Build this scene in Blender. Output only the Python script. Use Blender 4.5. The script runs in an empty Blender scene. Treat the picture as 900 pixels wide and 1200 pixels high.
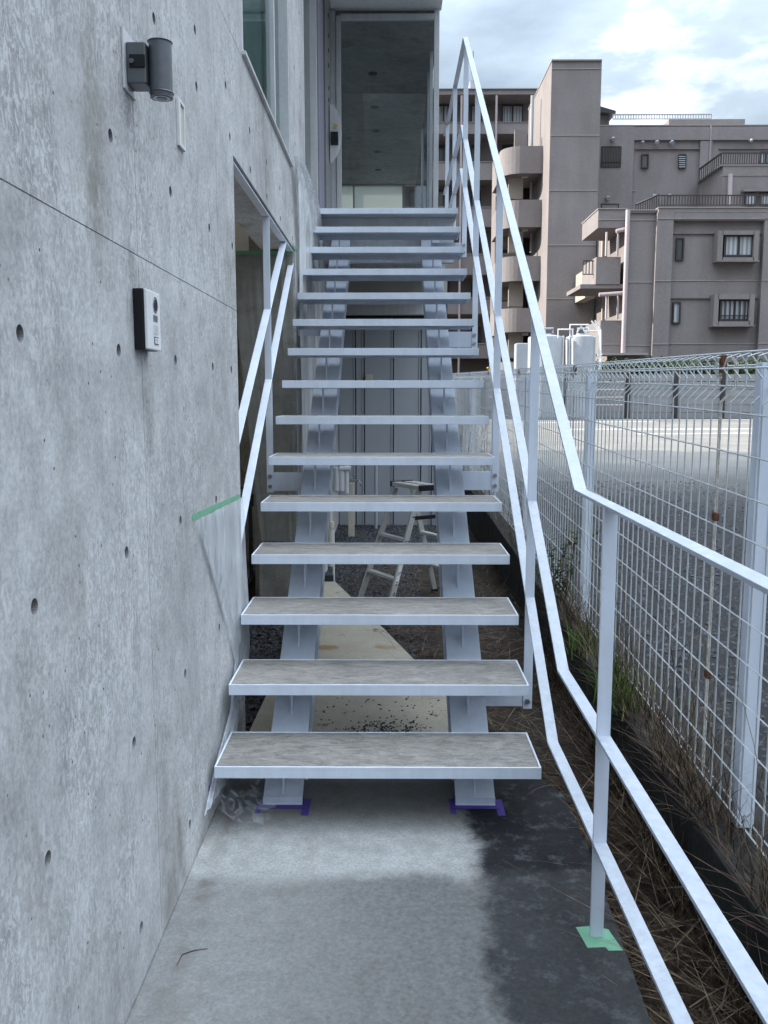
import bpy, math, random
from mathutils import Vector, Matrix, noise as mnoise
rnd = random.Random(7)
sc = bpy.context.scene
COL = sc.collection
R = math.radians

# ------------------------------------------------------------------ camera
CX, CY, CZ = 0.6461, -3.0539, 1.3447
PITCH, YAW, FPX = -0.1306, -0.0074, 1024.5
cam = bpy.data.cameras.new("camera"); camo = bpy.data.objects.new("camera", cam); COL.objects.link(camo)
camo.location = (CX, CY, CZ); camo.rotation_euler = (math.pi/2 + PITCH, 0, -YAW)
cam.sensor_fit = 'VERTICAL'; cam.sensor_height = 24; cam.lens = 24*FPX/1200
cam.clip_start = 0.05; cam.clip_end = 3000
sc.camera = camo

def at(px, py, Y):
    """point of the place at distance row y = Y that was measured at photo position (px, py)"""
    f = Vector((math.sin(YAW)*math.cos(PITCH), math.cos(YAW)*math.cos(PITCH), math.sin(PITCH)))
    r = Vector((math.cos(YAW), -math.sin(YAW), 0)); u = r.cross(f)
    d = f + r*(px-450)/FPX + u*(600-py)/FPX
    return Vector((CX, CY, CZ)) + d*((Y-CY)/d.y)

# ------------------------------------------------------------------ light
SUN_EL, SUN_AZ = R(27), math.atan2(-1, 0.14)
w = bpy.data.worlds.new("World"); sc.world = w; w.use_nodes = True
wt = w.node_tree; wt.nodes.clear()
def WN(t, **k):
    n = wt.nodes.new(t)
    for a, b in k.items(): setattr(n, a, b)
    return n
sky = WN('ShaderNodeTexSky', sky_type='NISHITA', sun_disc=False, sun_elevation=SUN_EL, sun_rotation=SUN_AZ)
bg = WN('ShaderNodeBackground'); out = WN('ShaderNodeOutputWorld')
tc = WN('ShaderNodeTexCoord')
mp = WN('ShaderNodeMapping'); mp.inputs['Scale'].default_value = (1.0, 1.0, 2.6); mp.inputs['Location'].default_value = (3.1, 0.4, 1.15)
n1 = WN('ShaderNodeTexNoise'); n1.inputs['Scale'].default_value = 2.1; n1.inputs['Detail'].default_value = 9; n1.inputs['Roughness'].default_value = .52; n1.inputs['Distortion'].default_value = .25
n2 = WN('ShaderNodeTexNoise'); n2.inputs['Scale'].default_value = 5.0; n2.inputs['Detail'].default_value = 8; n2.inputs['Roughness'].default_value = .55
r1 = WN('ShaderNodeValToRGB'); r2 = WN('ShaderNodeValToRGB')
e = r1.color_ramp.elements; e[0].position = .25; e[0].color = (0.6,)*3+(1,); e[1].position = .42; e[1].color = (1,)*3+(1,)
e = r2.color_ramp.elements; e[0].position = .40; e[0].color = (2.2, 2.75, 3.4, 1); e[1].position = .63; e[1].color = (9.3, 9.6, 10.2, 1)
m_ = e_ = r2.color_ramp.elements.new(.53); e_.color = (3.4, 4.15, 4.95, 1)
mx = WN('ShaderNodeMixRGB')
wt.links.new(tc.outputs['Generated'], mp.inputs['Vector'])
wt.links.new(mp.outputs[0], n1.inputs['Vector']); wt.links.new(mp.outputs[0], n2.inputs['Vector'])
add = WN('ShaderNodeMath', operation='ADD'); mul = WN('ShaderNodeMath', operation='MULTIPLY'); mul.inputs[1].default_value = .42
mul2 = WN('ShaderNodeMath', operation='MULTIPLY'); mul2.inputs[1].default_value = .62
wt.links.new(n2.outputs['Fac'], mul.inputs[0]); wt.links.new(n1.outputs['Fac'], mul2.inputs[0])
wt.links.new(mul.outputs[0], add.inputs[0]); wt.links.new(mul2.outputs[0], add.inputs[1])
wt.links.new(add.outputs[0], r2.inputs['Fac']); wt.links.new(n1.outputs['Fac'], r1.inputs['Fac'])
wt.links.new(r1.outputs['Color'], mx.inputs['Fac']); wt.links.new(sky.outputs[0], mx.inputs[1]); wt.links.new(r2.outputs['Color'], mx.inputs[2])
# overcast skies are brighter overhead than at the horizon
sxyz = WN('ShaderNodeSeparateXYZ'); wt.links.new(tc.outputs['Generated'], sxyz.inputs[0])
gr = WN('ShaderNodeMapRange'); gr.inputs[1].default_value = 0; gr.inputs[2].default_value = 1; gr.inputs[3].default_value = .46; gr.inputs[4].default_value = 3.7
zz = WN('ShaderNodeMath', operation='MULTIPLY'); wt.links.new(sxyz.outputs[2], zz.inputs[0]); wt.links.new(sxyz.outputs[2], zz.inputs[1]); wt.links.new(zz.outputs[0], gr.inputs[0]); vm = WN('ShaderNodeVectorMath', operation='SCALE'); wt.links.new(mx.outputs[0], vm.inputs[0]); wt.links.new(gr.outputs[0], vm.inputs['Scale'])
wt.links.new(vm.outputs[0], bg.inputs['Color']); bg.inputs['Strength'].default_value = 0.10
wt.links.new(bg.outputs[0], out.inputs['Surface'])
sun = bpy.data.lights.new("sun", 'SUN'); sun.energy = 3.6; sun.angle = R(0.6); sun.color = (1, .93, .82)
suno = bpy.data.objects.new("sun", sun); COL.objects.link(suno)
sd = Vector((math.sin(SUN_AZ)*math.cos(SUN_EL), math.cos(SUN_AZ)*math.cos(SUN_EL), math.sin(SUN_EL)))
suno.rotation_euler = sd.to_track_quat('Z', 'Y').to_euler()
sc.view_settings.view_transform = 'Standard'; sc.view_settings.look = 'None'; sc.view_settings.gamma = 1
sc.view_settings.exposure = 1.42
sc.cycles.use_denoising = True
sc.cycles.max_bounces = 8; sc.cycles.transparent_max_bounces = 24; sc.cycles.caustics_reflective = False; sc.cycles.caustics_refractive = False

# ------------------------------------------------------------------ material helpers
class NM:
    def __init__(s, name):
        s.m = bpy.data.materials.new(name); s.m.use_nodes = True; s.t = s.m.node_tree
        s.b = s.t.nodes['Principled BSDF']; s.pos = s.N('ShaderNodeNewGeometry').outputs['Position']; s.hts = []
    def N(s, t, **k):
        n = s.t.nodes.new(t)
        for a, b in k.items(): setattr(n, a, b)
        return n
    def L(s, a, b): s.t.links.new(a, b)
    def put(s, inp, v):
        if hasattr(v, 'links'): s.L(v, inp)
        elif isinstance(v, (tuple, list)): inp.default_value = tuple(v)+((1,) if len(v) == 3 and len(inp.default_value) == 4 else ())
        else: inp.default_value = v
    def scale(s, xyz, vec=None, rot=(0, 0, 0), loc=(0, 0, 0)):
        n = s.N('ShaderNodeMapping'); s.L(vec or s.pos, n.inputs[0]); n.inputs['Scale'].default_value = xyz
        n.inputs['Rotation'].default_value = rot; n.inputs['Location'].default_value = loc; return n.outputs[0]
    def noise(s, sc_, det=6, ro=.55, vec=None, dist=0):
        n = s.N('ShaderNodeTexNoise'); s.L(vec or s.pos, n.inputs['Vector']); n.inputs['Scale'].default_value = sc_
        n.inputs['Detail'].default_value = det; n.inputs['Roughness'].default_value = ro; n.inputs['Distortion'].default_value = dist
        return n.outputs['Fac']
    def voro(s, sc_, vec=None, feat='F1', out='Distance', rnd_=1):
        n = s.N('ShaderNodeTexVoronoi', feature=feat); s.L(vec or s.pos, n.inputs['Vector']); n.inputs['Scale'].default_value = sc_
        n.inputs['Randomness'].default_value = rnd_; return n.outputs[out]
    def ramp(s, v, stops):
        n = s.N('ShaderNodeValToRGB'); s.L(v, n.inputs[0]); el = n.color_ramp.elements
        while len(el) < len(stops): el.new(.5)
        for q, (p, c) in zip(el, stops): q.position = p; q.color = (tuple(c) if isinstance(c, (tuple, list)) else (c,)*3)+(1,)
        return n.outputs['Color']
    def mix(s, f, a, b, mode='MIX'):
        n = s.N('ShaderNodeMixRGB', blend_type=mode); s.put(n.inputs[0], f); s.put(n.inputs[1], a); s.put(n.inputs[2], b); return n.outputs[0]
    def math(s, op, a, b=0.0, clamp=False):
        n = s.N('ShaderNodeMath', operation=op, use_clamp=clamp); s.put(n.inputs[0], a); s.put(n.inputs[1], b); return n.outputs[0]
    def xyz(s):
        n = s.N('ShaderNodeSeparateXYZ'); s.L(s.pos, n.inputs[0]); return n.outputs
    def bump(s, h, strength=.3, dist=.01):
        n = s.N('ShaderNodeBump'); s.L(h, n.inputs['Height']); n.inputs['Strength'].default_value = strength
        n.inputs['Distance'].default_value = dist
        if s.hts: s.L(s.hts[-1], n.inputs['Normal'])
        s.hts.append(n.outputs[0]); s.L(n.outputs[0], s.b.inputs['Normal'])
    def fin(s, col, rough=.8, spec=.5, metal=0.):
        s.put(s.b.inputs['Base Color'], col); s.put(s.b.inputs['Roughness'], rough)
        s.b.inputs['Specular IOR Level'].default_value = spec; s.b.inputs['Metallic'].default_value = metal
        return s.m
M = {}
def mult(col, f): return tuple(c*f for c in col)

# cast concrete
def concrete(name, base, streak=.32, stain=.75, pits=1.0, fleck=.6):
    n = NM(name)
    big = n.noise(1.3, 4, .5, dist=.4); mid = n.noise(9, 7, .68); fine = n.noise(70, 5, .65)
    vs = n.noise(14, 5, .6, n.scale((1, 1, .09))); vs2 = n.noise(38, 4, .6, n.scale((1, 1, .05)))
    c = n.ramp(big, [(.3, mult(base, .80)), (.7, mult(base, 1.08))])
    c = n.mix(1, c, n.ramp(mid, [(.3, .74), (.52, 1.0), (.7, 1.18)]), 'MULTIPLY')
    c = n.mix(.6, c, n.ramp(fine, [(.3, .66), (.7, 1.3)]), 'MULTIPLY')
    c = n.mix(streak, c, n.ramp(vs, [(.28, .70), (.5, 1.0), (.75, 1.08)]), 'MULTIPLY')
    c = n.mix(streak*.5, c, n.ramp(vs2, [(.3, .8), (.6, 1.05)]), 'MULTIPLY')
    # lime bloom: pale flecks
    fl = n.noise(46, 5, .8, n.scale((1, 1, .6)), dist=1.4)
    reg = n.ramp(n.noise(1.9, 3, .5), [(.38, 0.06), (.58, 1.0)])
    c = n.mix(n.math('MULTIPLY', n.math('MULTIPLY', n.ramp(fl, [(.49, 0), (.56, 1)]), reg), fleck), c, (.66, .67, .67))
    st = n.math('MULTIPLY', n.ramp(n.noise(2.3, 5, .6, n.scale((1, 1, .45), loc=(5, 2.2, 1))), [(.55, 0), (.70, 1)]), n.ramp(n.noise(20, 5, .6), [(.3, .3), (.6, 1)]))
    c = n.mix(n.math('MULTIPLY', st, stain), c, (.17, .16, .13))
    pv = n.voro(19); pm = n.ramp(pv, [(.05, 1), (.085, 0)])
    pg = n.math('MULTIPLY', pm, n.ramp(n.noise(3.1, 2, .5), [(.40, 0), (.5, 1)]))
    c = n.mix(n.math('MULTIPLY', pg, .95*pits), c, (.03, .03, .03))
    n.bump(pg, -.5, .006); n.bump(mid, .25, .004); n.bump(fine, .25, .0015); n.bump(vs, .2, .003)
    return n.fin(c, n.ramp(mid, [(.3, .75), (.7, .92)]), .3)
M['concrete'] = concrete('cast_concrete', (.43, .435, .44))
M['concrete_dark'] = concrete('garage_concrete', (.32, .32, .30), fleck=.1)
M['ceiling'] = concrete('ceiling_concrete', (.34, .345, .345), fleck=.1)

# entrance slab: pale middle, black grime to the right
n = NM('slab_concrete'); X, Y, Z = n.xyz()
wob = n.noise(3.4, 6, .62, dist=.5); wb2 = n.noise(16, 6, .65); fine = n.noise(110, 4, .7)
wobs = n.math('MULTIPLY', n.math('SUBTRACT', wob, .5), .26); wobf = n.math('MULTIPLY', n.math('SUBTRACT', wb2, .5), .10)
def edge(v, a, b_):
    q = n.N('ShaderNodeMapRange', interpolation_type='SMOOTHSTEP'); n.put(q.inputs[0], v); q.inputs[1].default_value = a; q.inputs[2].default_value = b_; return q.outputs[0]
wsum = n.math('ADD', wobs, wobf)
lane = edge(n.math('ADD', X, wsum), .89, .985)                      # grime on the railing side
front = edge(n.math('ADD', n.math('MULTIPLY', Y, -1), wsum), .27, .39)   # duller concrete in front of the scrubbed patch
frx = edge(n.math('ADD', X, n.math('MULTIPLY', wobs, 1.3)), .05, .85)
c = n.mix(wob, (.25, .255, .25), (.42, .425, .415))
c = n.mix(.6, c, n.ramp(wb2, [(.3, .72), (.65, 1.18)]), 'MULTIPLY'); c = n.mix(.85, c, n.ramp(fine, [(.3, .7), (.7, 1.25)]), 'MULTIPLY')
br = n.ramp(n.noise(2.0, 6, .65, n.scale((1.4, 1, 1), loc=(1.2, .3, 0)), dist=.9), [(.55, 0), (.7, 1)])
c = n.mix(n.math('MULTIPLY', br, .55), c, (.20, .155, .12))
# dirt line along the wall foot
dl = n.ramp(n.math('ADD', X, n.math('MULTIPLY', wb2, .05)), [(.035, .0), (.06, 1), (.085, 1), (.12, 0)])
c = n.mix(n.math('MULTIPLY', n.math('MULTIPLY', dl, n.ramp(wob, [(.42, 0), (.6, 1)])), .8), c, (.11, .085, .07))
und_shade = n.ramp(n.math('ADD', Y, n.math('MULTIPLY', wob, .12)), [(-.0, 0), (.20, 1)])  # brown darkening under the bottom tread, its shade put into the slab colour
c = n.mix(n.math('MULTIPLY', und_shade, .55), c, (.12, .105, .085))
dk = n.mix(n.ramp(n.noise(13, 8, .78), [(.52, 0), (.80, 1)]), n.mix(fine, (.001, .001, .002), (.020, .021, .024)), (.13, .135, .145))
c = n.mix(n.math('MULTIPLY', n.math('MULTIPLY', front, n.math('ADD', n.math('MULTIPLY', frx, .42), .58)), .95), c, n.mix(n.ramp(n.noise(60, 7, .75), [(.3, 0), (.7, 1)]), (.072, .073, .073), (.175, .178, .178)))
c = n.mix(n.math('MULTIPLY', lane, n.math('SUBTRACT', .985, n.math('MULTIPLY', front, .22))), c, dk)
n.bump(wb2, .25, .004); n.bump(fine, .3, .0015)
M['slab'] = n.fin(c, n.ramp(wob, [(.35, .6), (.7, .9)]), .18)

# path board
n = NM('path_concrete'); a = n.noise(4, 6, .6); f = n.noise(60, 5, .65)
c = n.mix(a, (.30, .275, .22), (.46, .43, .36)); c = n.mix(.5, c, n.ramp(f, [(.3, .75), (.7, 1.2)]), 'MULTIPLY')
c = n.mix(n.ramp(n.noise(3, 3, .5, n.scale((1, 1, 1), loc=(2.3, .1, 0))), [(.64, 0), (.72, .7)]), c, (.25, .12, .04))
c = n.mix(n.math('MULTIPLY', n.ramp(n.noise(5, 5, .7, n.scale((1, 1, 1), loc=(7, 4, 0))), [(.60, 0), (.66, .8)]), 1), c, (.05, .04, .03))
n.bump(f, .3, .002); M['path'] = n.fin(c, .85, .3)

# white paint
def paint(name, base, rough=.42, wear=.25):
    n = NM(name); a = n.noise(3, 4, .5); b_ = n.noise(35, 6, .7, dist=.6)
    c = n.mix(1, base, n.ramp(a, [(.3, .92), (.7, 1.03)]), 'MULTIPLY'); c = n.mix(wear, c, n.ramp(b_, [(.35, .74), (.6, 1.05)]), 'MULTIPLY'); c = n.mix(n.math('MULTIPLY', n.ramp(n.voro(30), [(.03, 1), (.07, 0)]), n.ramp(a, [(.5, 0), (.6, .6)])), c, (.20, .17, .14)); c = n.mix(.35, c, n.ramp(n.noise(16, 4, .6, n.scale((1, 1, .15))), [(.35, .80), (.6, 1.04)]), 'MULTIPLY')
    n.bump(n.noise(180, 3, .5), .08, .0006)
    return n.fin(c, n.ramp(b_, [(.3, rough-.12), (.7, rough+.18)]), .5)
M['white'] = paint('white_painted_steel', (.70, .76, .86), .42, .08)
M['white_dusty'] = paint('weathered_white_steel', (.50, .545, .62), .45, .55)
M['under'] = paint('tread_underside_paint', (.62, .65, .70), .55, .6)
M['alu'] = paint('aluminium_frame', (.55, .56, .57), .35)
M['white_plastic'] = paint('white_plastic', (.72, .73, .74), .35, .1)
M['cream'] = paint('cream_pipe_plastic', (.60, .56, .45), .5, .5)
M['tank'] = paint('tank_plastic', (.33, .355, .39), .4, .3)
M['fence'] = paint('fence_coating', (.56, .59, .61), .45, .3)
M['ladder'] = paint('ladder_aluminium', (.42, .42, .40), .38, .5)
def flat(name, col, rough=.6, spec=.5, metal=0., var=.15, sc_=20):
    n = NM(name); a = n.noise(sc_, 5, .6)
    c = n.mix(1, col, n.ramp(a, [(.3, 1-var), (.7, 1+var)]), 'MULTIPLY'); return n.fin(c, rough, spec, metal)
M['lamp'] = flat('grey_metallic_paint', (.10, .11, .12), .38, .5, .3, .1, 60)
M['black'] = flat('black_plastic', (.006, .006, .008), .45, .3)
M['darkglass'] = flat('dark_lens', (.02, .02, .025), .08, .6)
M['lens'] = flat('camera_lens_ring', (.35, .36, .38), .2, .6, .6)
M['bolt'] = flat('steel_bolt', (.35, .36, .38), .35, .5, .8)
M['rust'] = flat('rusty_steel', (.12, .055, .03), .85, .3, 0, .5, 90)
M['rustwire'] = flat('rust_stained_wire', (.52, .50, .46), .8, .3, 0, .4, 60)
M['green'] = flat('green_tape', (.17, .38, .25), .6, .3, 0, .12)
M['purple'] = flat('purple_tape', (.09, .055, .30), .55, .3, 0, .2)
M['soil'] = flat('dark_soil', (.035, .030, .026), .95, .2, 0, .5, 30)
M['curb'] = None
n = NM('mossy_curb_concrete'); a = n.noise(6, 7, .65); f = n.noise(60, 5, .7)
c = n.mix(n.ramp(a, [(.35, 0), (.75, 1)]), (.010, .010, .010), (.038, .040, .037)); c = n.mix(.5, c, n.ramp(f, [(.3, .6), (.7, 1.4)]), 'MULTIPLY')
n.bump(a, .5, .01); n.bump(f, .4, .003); M['curb'] = n.fin(c, .9, .25)
n = NM('asphalt'); v = n.voro(30); a = n.noise(1.2, 5, .6); f = n.noise(90, 4, .7)
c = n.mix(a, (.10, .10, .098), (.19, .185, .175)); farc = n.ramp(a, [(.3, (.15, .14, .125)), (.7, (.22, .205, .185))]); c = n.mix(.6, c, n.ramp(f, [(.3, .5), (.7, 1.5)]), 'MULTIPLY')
X, Y, Z = n.xyz(); nr = n.ramp(n.math('MULTIPLY', n.math('ADD', Y, n.math('MULTIPLY', a, 3)), .05), [(.38, 1), (.52, .5), (.64, .05)])  # dark near gravel, faded out to match the edge of the building's shade
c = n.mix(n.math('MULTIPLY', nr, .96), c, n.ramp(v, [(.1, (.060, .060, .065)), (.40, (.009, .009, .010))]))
fb = n.ramp(n.math('MULTIPLY', n.math('ADD', Y, n.math('MULTIPLY', a, 2)), .05), [(.60, 0), (.66, 1)]); c = n.mix(fb, c, farc)  # paler far tone, sunlight put into the asphalt colour past the shade edge
n.bump(v, -.8, .012); M['asphalt'] = n.fin(c, .85, .3)
M['line'] = flat('worn_white_line', (.55, .55, .53), .7, .3, 0, .12, 9)
n = NM('gravel_stone'); oi = n.N('ShaderNodeTexWhiteNoise'); n.L(n.scale((25, 25, 25)), oi.inputs[0])
c = n.ramp(n.noise(28, 3, .6), [(.3, (.022, .024, .028)), (.55, (.07, .073, .08)), (.75, (.17, .17, .18))]); M['gravel'] = n.fin(c, .85, .3)
def blade(name, c0, c1, rough=.8):
    n = NM(name); c = n.ramp(n.noise(22, 2, .5), [(.35, c0), (.65, c1)]); return n.fin(c, rough, .2)
M['needle'] = blade('dry_pine_needle', (.028, .020, .015), (.105, .070, .046))
M['straw'] = blade('dry_straw', (.06, .045, .030), (.20, .155, .105))
M['grass'] = blade('green_grass', (.04, .10, .018), (.15, .25, .05))
M['leaf'] = blade('weed_leaf', (.025, .055, .018), (.09, .13, .045))
M['twig'] = blade('bare_twig', (.06, .045, .035), (.16, .13, .10))
M['yellow_leaf'] = blade('yellow_leaf', (.35, .25, .03), (.55, .42, .06))
# tread covering
n = NM('slate_tread_sheet'); a = n.noise(12, 8, .74, n.scale((1, 3.0, 1), rot=(0, 0, .3)), dist=1.2); b_ = n.noise(3, 4, .55); f = n.noise(150, 4, .7, n.scale((1, 1.6, 1)))
c = n.mix(n.ramp(a, [(.32, 0), (.68, 1)]), (.115, .108, .100), (.35, .332, .305)); c = n.mix(.5, c, n.ramp(b_, [(.3, .8), (.7, 1.15)]), 'MULTIPLY')
c = n.mix(.8, c, n.ramp(f, [(.3, .7), (.7, 1.3)]), 'MULTIPLY')
n.bump(a, .35, .004); n.bump(f, .2, .001); M['slate'] = n.fin(c, n.ramp(a, [(.3, .5), (.7, .8)]), .4)
# glass
def glass(name, tint, refl=.14, frost=0., rough=.0):
    n = NM(name); t = n.t; t.nodes.remove(n.b); o = t.nodes['Material Output']
    tr = n.N('ShaderNodeBsdfTransparent'); tr.inputs[0].default_value = tint+(1,); gl = n.N('ShaderNodeBsdfGlossy'); gl.inputs['Roughness'].default_value = rough
    fr = n.N('ShaderNodeLayerWeight'); fr.inputs[0].default_value = .5
    mx_ = n.N('ShaderNodeMixShader'); f = n.math('MULTIPLY', n.math('ADD', n.math('MULTIPLY', n.math('POWER', fr.outputs['Facing'], 5), .96), .04), refl, True); n.L(f, mx_.inputs[0])
    n.L(tr.outputs[0], mx_.inputs[1]); n.L(gl.outputs[0], mx_.inputs[2]); n.L(mx_.outputs[0], o.inputs[0]); return n.m
M['glass'] = glass('window_glass', (.72, .80, .79), 1.0)
M['glass_clear'] = glass('entrance_glass', (.78, .81, .82), .45)
M['farglass'] = flat('apartment_window_glass', (.030, .038, .045), .12, .6)
M['curtain'] = flat('pale_curtain', (.66, .74, .73), .9, .1, 0, .2, 3)
n = NM('plastic_masking_film')
wn = n.noise(11, 4, .55, n.scale((1, 1, .12), rot=(.12, 0, 0)), dist=.8); n.bump(wn, .5, .015)
n.L(n.ramp(wn, [(.35, .24), (.6, .60)]), n.b.inputs['Alpha']); M['film'] = n.fin((.72, .76, .80), .28, .5)
n = NM('milky_masking_film'); wn = n.noise(8, 4, .55, n.scale((1, 1, .12), rot=(.12, 0, 0)), dist=.8); n.bump(wn, .5, .02); n.L(n.ramp(wn, [(.35, .45), (.6, .82)]), n.b.inputs['Alpha']); M['milky'] = n.fin((.80, .83, .86), .3, .5)
n = NM('thin_film'); wn = n.noise(14, 4, .6, dist=1.5); n.bump(wn, .6, .015); n.L(n.ramp(wn, [(.45, .02), (.7, .30)]), n.b.inputs['Alpha']); M['thin'] = n.fin((.75, .78, .82), .2, .5)
n = NM('dusty_grey_sheet'); wn = n.noise(6, 5, .6, dist=1.5); n.bump(wn, .5, .015); M['greysheet'] = n.fin(n.ramp(wn, [(.3, (.24, .24, .225)), (.7, (.33, .33, .31))]), .6, .3)
# metal siding
n = NM('grey_siding_steel'); a = n.noise(2.5, 4, .5, n.scale((1, 1, .15))); c = n.mix(a, (.32, .34, .37), (.42, .44, .47)); M['siding'] = n.fin(c, .55, .4)
n = NM('beige_beam_paint'); a = n.noise(4, 5, .6, n.scale((1, 1, .3))); c = n.mix(a, (.36, .35, .31), (.46, .44, .40)); M['beige'] = n.fin(c, .8, .3)
M['soffit'] = paint('pale_soffit_board', (.78, .79, .79), .7, .3)
# apartments
def stucco(name, base):
    n = NM(name); v = n.voro(5.5, n.scale((1, 1, 3)), out='Color'); a = n.noise(.5, 5, .6); f = n.noise(9, 4, .7); s = n.noise(1.5, 4, .6, n.scale((1, 1, .12)))
    c = n.mix(1, base, n.ramp(a, [(.3, .9), (.7, 1.08)]), 'MULTIPLY'); c = n.mix(.5, c, n.ramp(f, [(.3, .85), (.7, 1.12)]), 'MULTIPLY')
    c = n.mix(.5, c, n.ramp(s, [(.3, .82), (.6, 1.05)]), 'MULTIPLY'); n.bump(f, .3, .05); return n.fin(c, .9, .2)
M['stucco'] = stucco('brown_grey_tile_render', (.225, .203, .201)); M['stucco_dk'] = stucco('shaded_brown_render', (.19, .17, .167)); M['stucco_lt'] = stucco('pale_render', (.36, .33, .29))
M['band'] = flat('pale_joint_line', (.30, .28, .27), .8, .2)
M['railing'] = flat('dark_bronze_railing', (.035, .03, .03), .5, .4)
M['railing_lt'] = flat('grey_roof_railing', (.33, .34, .36), .5, .4)
M['pipe'] = flat('pinkish_drain_pipe', (.40, .34, .35), .5, .4)
M['hollow'] = flat('dim_interior_shade', (.035, .033, .032), .9, .2)  # near-black panels stand in for the shade inside openings
n = NM('precast_plank'); a = n.noise(1.2, 5, .6, n.scale((1, 1, 3))); f = n.noise(10, 5, .6); c = n.mix(a, (.20, .21, .22), (.33, .34, .34)); c = n.mix(.5, c, n.ramp(f, [(.3, .7), (.7, 1.15)]), 'MULTIPLY'); M['plank'] = n.fin(c, .9, .2)
M['sack'] = flat('beige_foam', (.42, .39, .29), .9, .2, 0, .1, 8)
M['box'] = flat('dark_storage', (.03, .035, .04), .6, .3)
M['mullion'] = paint('purple_grey_frame', (.20, .19, .25), .4, .3)
M['joint'] = flat('cement_joint', (.30, .30, .30), .9, .2, 0, .2, 60)
M['holemortar'] = flat('tie_hole_mortar', (.22, .22, .22), .9, .2, 0, .2, 120)
M['galv'] = paint('galvanised_strip', (.20, .21, .22), .4, .6)
M['brass'] = flat('brass_lock', (.42, .28, .10), .4, .5, .7)
M['garfloor'] = concrete('garage_floor_concrete', (.30, .295, .28), streak=0, fleck=.2)

# ------------------------------------------------------------------ object helpers
def tag(o, label=None, cat=None, group=None, kind=None):
    if label: o['label'] = label
    if cat: o['category'] = cat
    if group: o['group'] = group
    if kind: o['kind'] = kind
    return o
def thing(name, loc, label, cat, group=None):
    o = bpy.data.objects.new(name, None); COL.objects.link(o); o.location = loc; o.empty_display_size = .1
    return tag(o, label, cat, group)
def worldloc(o):
    v = Vector((0, 0, 0))
    while o: v = v + Vector(o.location); o = o.parent
    return v
class MB:
    def __init__(s): s.v = []; s.f = []; s.smooth = False
    def add(s, vs, fs):
        k = len(s.v); s.v += [tuple(v) for v in vs]; s.f += [tuple(i+k for i in f) for f in fs]; return s
    def box(s, x0, x1, y0, y1, z0, z1):
        return s.add([(x0,y0,z0),(x1,y0,z0),(x1,y1,z0),(x0,y1,z0),(x0,y0,z1),(x1,y0,z1),(x1,y1,z1),(x0,y1,z1)],
                     [(0,3,2,1),(4,5,6,7),(0,1,5,4),(1,2,6,5),(2,3,7,6),(3,0,4,7)])
    def prism(s, pts, axis, a, b):
        """polygon pts in the plane normal to axis, extruded a..b"""
        def P(p, t):
            return {0: (t, p[0], p[1]), 1: (p[0], t, p[1]), 2: (p[0], p[1], t)}[axis]
        n_ = len(pts); vs = [P(p, a) for p in pts]+[P(p, b) for p in pts]
        return s.add(vs, [tuple(range(n_))[::-1], tuple(range(n_, 2*n_))]+[(i, (i+1) % n_, (i+1) % n_+n_, i+n_) for i in range(n_)])
    def bar(s, p, q, w_, t_, side=(1, 0, 0)):
        p, q = Vector(p), Vector(q); d = (q-p).normalized(); sx = Vector(side); sx = (sx-d*sx.dot(d)).normalized(); n_ = d.cross(sx)
        a, b = sx*w_/2, n_*t_/2; vs = []
        for c_ in (p, q): vs += [c_-a-b, c_+a-b, c_+a+b, c_-a+b]
        return s.add(vs, [(0,3,2,1),(4,5,6,7),(0,1,5,4),(1,2,6,5),(2,3,7,6),(3,0,4,7)])
    def tube(s, pts, r, n_=6, cap=True, rs=None):
        pts = [Vector(p) for p in pts]; rings = []
        for i, p in enumerate(pts):
            d = (pts[min(i+1, len(pts)-1)]-pts[max(i-1, 0)]).normalized(); u = Vector((0, 0, 1)) if abs(d.z) < .9 else Vector((0, 1, 0))
            a = d.cross(u).normalized(); b = d.cross(a); rr = rs[i] if rs else r
            rings.append([p+(a*math.cos(2*math.pi*k/n_)+b*math.sin(2*math.pi*k/n_))*rr for k in range(n_)])
        vs = [v for g in rings for v in g]; fs = []
        for i in range(len(pts)-1):
            for k in range(n_): fs.append((i*n_+k, i*n_+(k+1) % n_, (i+1)*n_+(k+1) % n_, (i+1)*n_+k))
        if cap: fs += [tuple(range(n_)), tuple(range((len(pts)-1)*n_, len(pts)*n_))[::-1]]
        return s.add(vs, fs)
    def cyl(s, p, q, r, n_=20, r2=None): return s.tube([p, q], r, n_, rs=[r, r if r2 is None else r2])
    def build(s, name, mat, parent=None, bevel=0, smooth=False, label=None, cat=None, group=None, kind=None):
        base = worldloc(parent) if parent else Vector((0, 0, 0))
        me = bpy.data.meshes.new(name); me.from_pydata([(v[0]-base.x, v[1]-base.y, v[2]-base.z) for v in s.v], [], s.f); me.update()
        me.materials.append(mat)
        if smooth:
            for p in me.polygons: p.use_smooth = True
        o = bpy.data.objects.new(name, me); COL.objects.link(o)
        if parent: o.parent = parent
        if bevel:
            b = o.modifiers.new('bevel', 'BEVEL'); b.width = bevel; b.segments = 2; b.limit_method = 'ANGLE'
        if smooth:
            try: me.set_sharp_from_angle(angle=R(40))
            except Exception: pass
        return tag(o, label, cat, group, kind)
def copy_tree(o, loc=None, parent=None):
    c = o.copy(); COL.objects.link(c); c.parent = parent
    if loc is not None: c.location = loc
    for ch in o.children: copy_tree(ch, None, c)
    return c
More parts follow.
